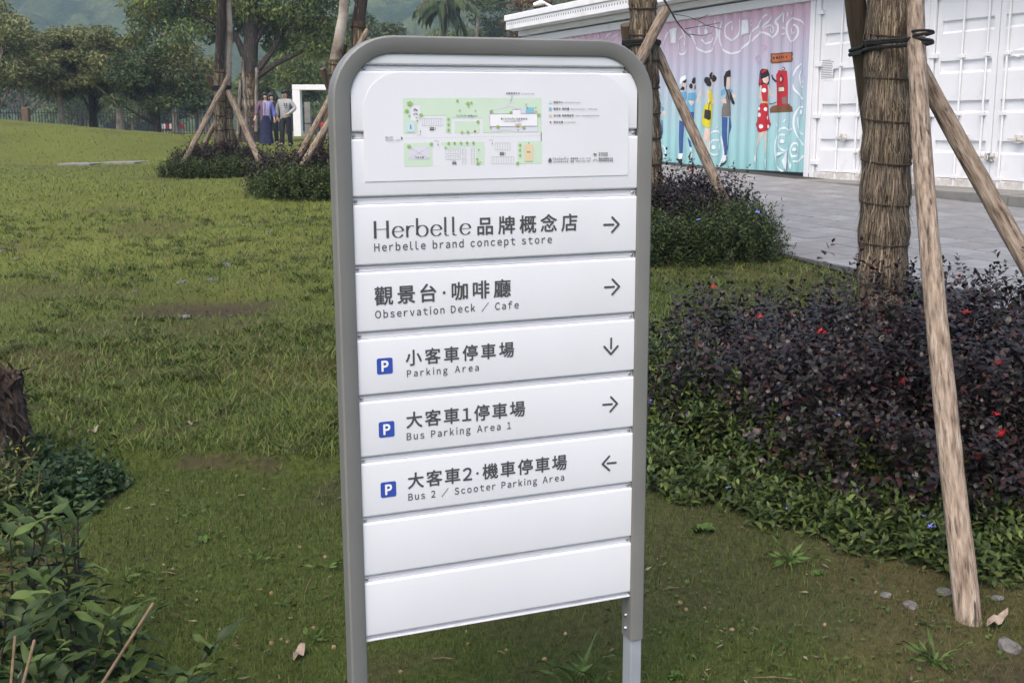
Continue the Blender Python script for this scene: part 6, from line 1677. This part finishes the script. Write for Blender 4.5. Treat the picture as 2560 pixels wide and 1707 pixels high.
# ------------------------------------------------------------------ grass
def grass(n, r0, r1, seed):
    rs = np.random.default_rng(seed)
    r = r0 * (r1 / r0) ** rs.random(n); th = rs.uniform(-.56, .56, n)
    x = r * np.sin(th); y = r * np.cos(th)
    ok = (x < edge_x(y) - .02) | (y > 31)
    sn_ = soilness(x, y); ok &= rs.random(n) > sn_ * .92
    ok &= ~((np.abs(y - (y0 + (y1 - y0) * (x - x0) / (x1 - x0))) < .5) & (x > x0 - 4.5) & (x < x1))
    x, y, r = x[ok], y[ok], r[ok]; n = len(x)
    tr = terrace(x, y) * (x < .6); tr = np.maximum(tr, sstep((y - 5.2) / 1.5))
    lf = (r / 3.0) ** .62
    hgt = (.010 + .018 * rs.random(n)) * (1 - tr) + (.016 + .036 * rs.random(n) ** 1.8) * tr
    clump = fbm(x, y, .28, 81); hgt = hgt * (.55 + .9 * clump)
    hgt = hgt * np.clip(lf, .8, 1.15)
    w = (.0015 + .0016 * rs.random(n)) * np.clip(lf, .8, 3.5) * (.75 + .5 * tr)
    a = rs.uniform(0, 2 * math.pi, n); lean = (.2 + 1.5 * rs.random(n)) * hgt * (.7 + .6 * tr)
    z = H(x, y)
    B = np.stack([x, y, z - .004], 1); dv = np.stack([np.cos(a), np.sin(a), 0 * a], 1); b2 = a + rs.normal(size=n) * .5 + 1.57
    sd = np.stack([np.cos(b2), np.sin(b2), 0 * a], 1) * (w / 2)[:, None]
    mid = B + dv * (lean * .4)[:, None] + np.array([0, 0, 1]) * (hgt * .62)[:, None]; tip = B + dv * lean[:, None] + np.array([0, 0, 1]) * hgt[:, None]
    V = np.stack([B - sd, B + sd, mid - sd * .8, mid + sd * .8, tip], 1).reshape(-1, 3)
    dr = drygrass(x, y)[:, None]; u = rs.random((n, 1))
    lush = np.array([.041, .066, .014]) * (1 - u) + np.array([.114, .146, .033]) * u
    tan = np.array([.060, .052, .022]) * (1 - u) + np.array([.15, .125, .065]) * u
    dry = (rs.random((n, 1)) < (.08 + .24 * dr * (1 - .3 * tr[:, None])))
    c = np.where(dry, tan, lush) * rs.uniform(.75, 1.25, (n, 1))
    c = c * (.95 + .35 * tr[:, None] + .25 * sstep((y - 6) / 8)[:, None])  # near blades left darker, part of the near lawn's shade put into their colour
    k = np.arange(n)[:, None] * 5
    return mesh("grass", V, [k + [0, 1, 3, 2], k + [2, 3, 4]], cols=np.repeat(c, 5, 0))
def clumps(n, seed):
    """longer rough tufts standing out of the mown lawn"""
    rs = np.random.default_rng(seed); r = 3.6 * (14. / 3.6) ** rs.random(n * 3); th = rs.uniform(-.5, .5, n * 3); x = r * np.sin(th); y = r * np.cos(th)
    ok = (x < edge_x(y) - .1) & ((terrace(x, y) > .5) & (x < .6) | (y > 6)) & (fbm(x, y, .7, 15) > .45) & (soilness(x, y) < .4); x, y = x[ok][:n], y[ok][:n]; m_ = len(x); k = 16
    X_ = np.repeat(x, k) + rs.normal(size=m_ * k) * .022; Y_ = np.repeat(y, k) + rs.normal(size=m_ * k) * .022
    a = rs.uniform(0, 6.283, m_ * k); h = rs.uniform(.025, .06, m_ * k); ln = h * rs.uniform(.3, 1.4, m_ * k)
    B = np.stack([X_, Y_, H(X_, Y_) - .004], 1); D = np.stack([np.cos(a) * ln, np.sin(a) * ln, h], 1)
    L_ = np.linalg.norm(D, axis=1); tn = np.repeat(rs.random(m_), k)[:, None]; u = rs.random((m_ * k, 1))
    c = (np.array([.040, .066, .013]) * (1 - u) + np.array([.10, .135, .030]) * u) * (.75 + .5 * tn); c = np.where((rs.random((m_ * k, 1)) < .18), np.array([.17, .145, .075]) * (.6 + .6 * u), c)
    return leaf_mesh("grass_clumps", leaf_arrays(B, D, np.tile([0, 0, 1.], (m_ * k, 1)), L_, .0045 + .004 * rs.random(m_ * k), .25, .1), c)
def litter(n, seed, green):
    rs = np.random.default_rng(seed); r = 2.1 * (10. / 2.1) ** rs.random(n); th = rs.uniform(-.52, .52, n); x = r * np.sin(th); y = r * np.cos(th)
    ok = (x < edge_x(y) - .05) & (fbm(x, y, .45, 19 + green) > (.50 if green else .44)); x, y = x[ok], y[ok]; m_ = len(x)
    a = rs.uniform(0, 6.283, m_); D = np.stack([np.cos(a), np.sin(a), rs.uniform(-.15, .35, m_)], 1)
    P = np.stack([x, y, H(x, y) + rs.uniform(.006, .018, m_)], 1); Nn = unit(np.array([0, 0, 1.]) + rs.normal(size=(m_, 3)) * .35)
    if green: L_ = rs.uniform(.008, .020, m_); W_ = L_ * rs.uniform(.55, .9, m_); c = np.array([.050, .085, .020]) * rs.uniform(.6, 1.5, (m_, 1))
    else: L_ = rs.uniform(.008, .035, m_); W_ = np.minimum(L_ * rs.uniform(.08, .5, m_), .009); c = np.array([(.11, .08, .045), (.17, .135, .08), (.06, .042, .027), (.22, .19, .13)])[rs.integers(0, 4, m_)] * rs.uniform(.6, 1.1, (m_, 1))
    return leaf_mesh("litter", leaf_arrays(P, D, Nn, L_, W_, .1, .1), c, not green)
tag(put("dry_litter", litter(3600, 96, 0), m=M['straw']), "tiny dry leaf and straw bits strewn over the lawn", "litter", kind="stuff")
tag(put("lawn_weeds", litter(9000, 97, 1), m=M['grassblade']), "tiny round leaved weeds growing through the lawn", "weeds", kind="stuff")
tag(put("grass_clumps", clumps(2600, 95), m=M['grassblade']), "longer rough grass tufts standing out of the raised lawn", "grass", kind="stuff")
tag(put("near_grass", grass(270000, 1.9, 7.0, 91), m=M['grassblade']), "short patchy green and brown grass of the lawn around the signboard", "grass", kind="stuff")
tag(put("far_grass", grass(150000, 7.0, 33.0, 92), m=M['grassblade']), "mown green grass of the lawn stretching back to the fence", "grass", kind="stuff")

# ------------------------------------------------------------------ haze
hz = MB().box(-760, 760, -330, 930, -8, 215)
m_haze = bpy.data.materials.new("pale_air"); m_haze.use_nodes = True
N, L = nodes_of(m_haze); N.remove(N["Principled BSDF"])
pv_ = N.new("ShaderNodeVolumePrincipled"); pv_.inputs["Color"].default_value = (.56, .72, 1.0, 1); pv_.inputs["Density"].default_value = .00065; pv_.inputs["Anisotropy"].default_value = 0.
L.new(pv_.outputs[0], N["Material Output"].inputs["Volume"])
tag(hz.build("haze", m_haze), "pale blue air between the lawn and the hills", "haze", kind="stuff")
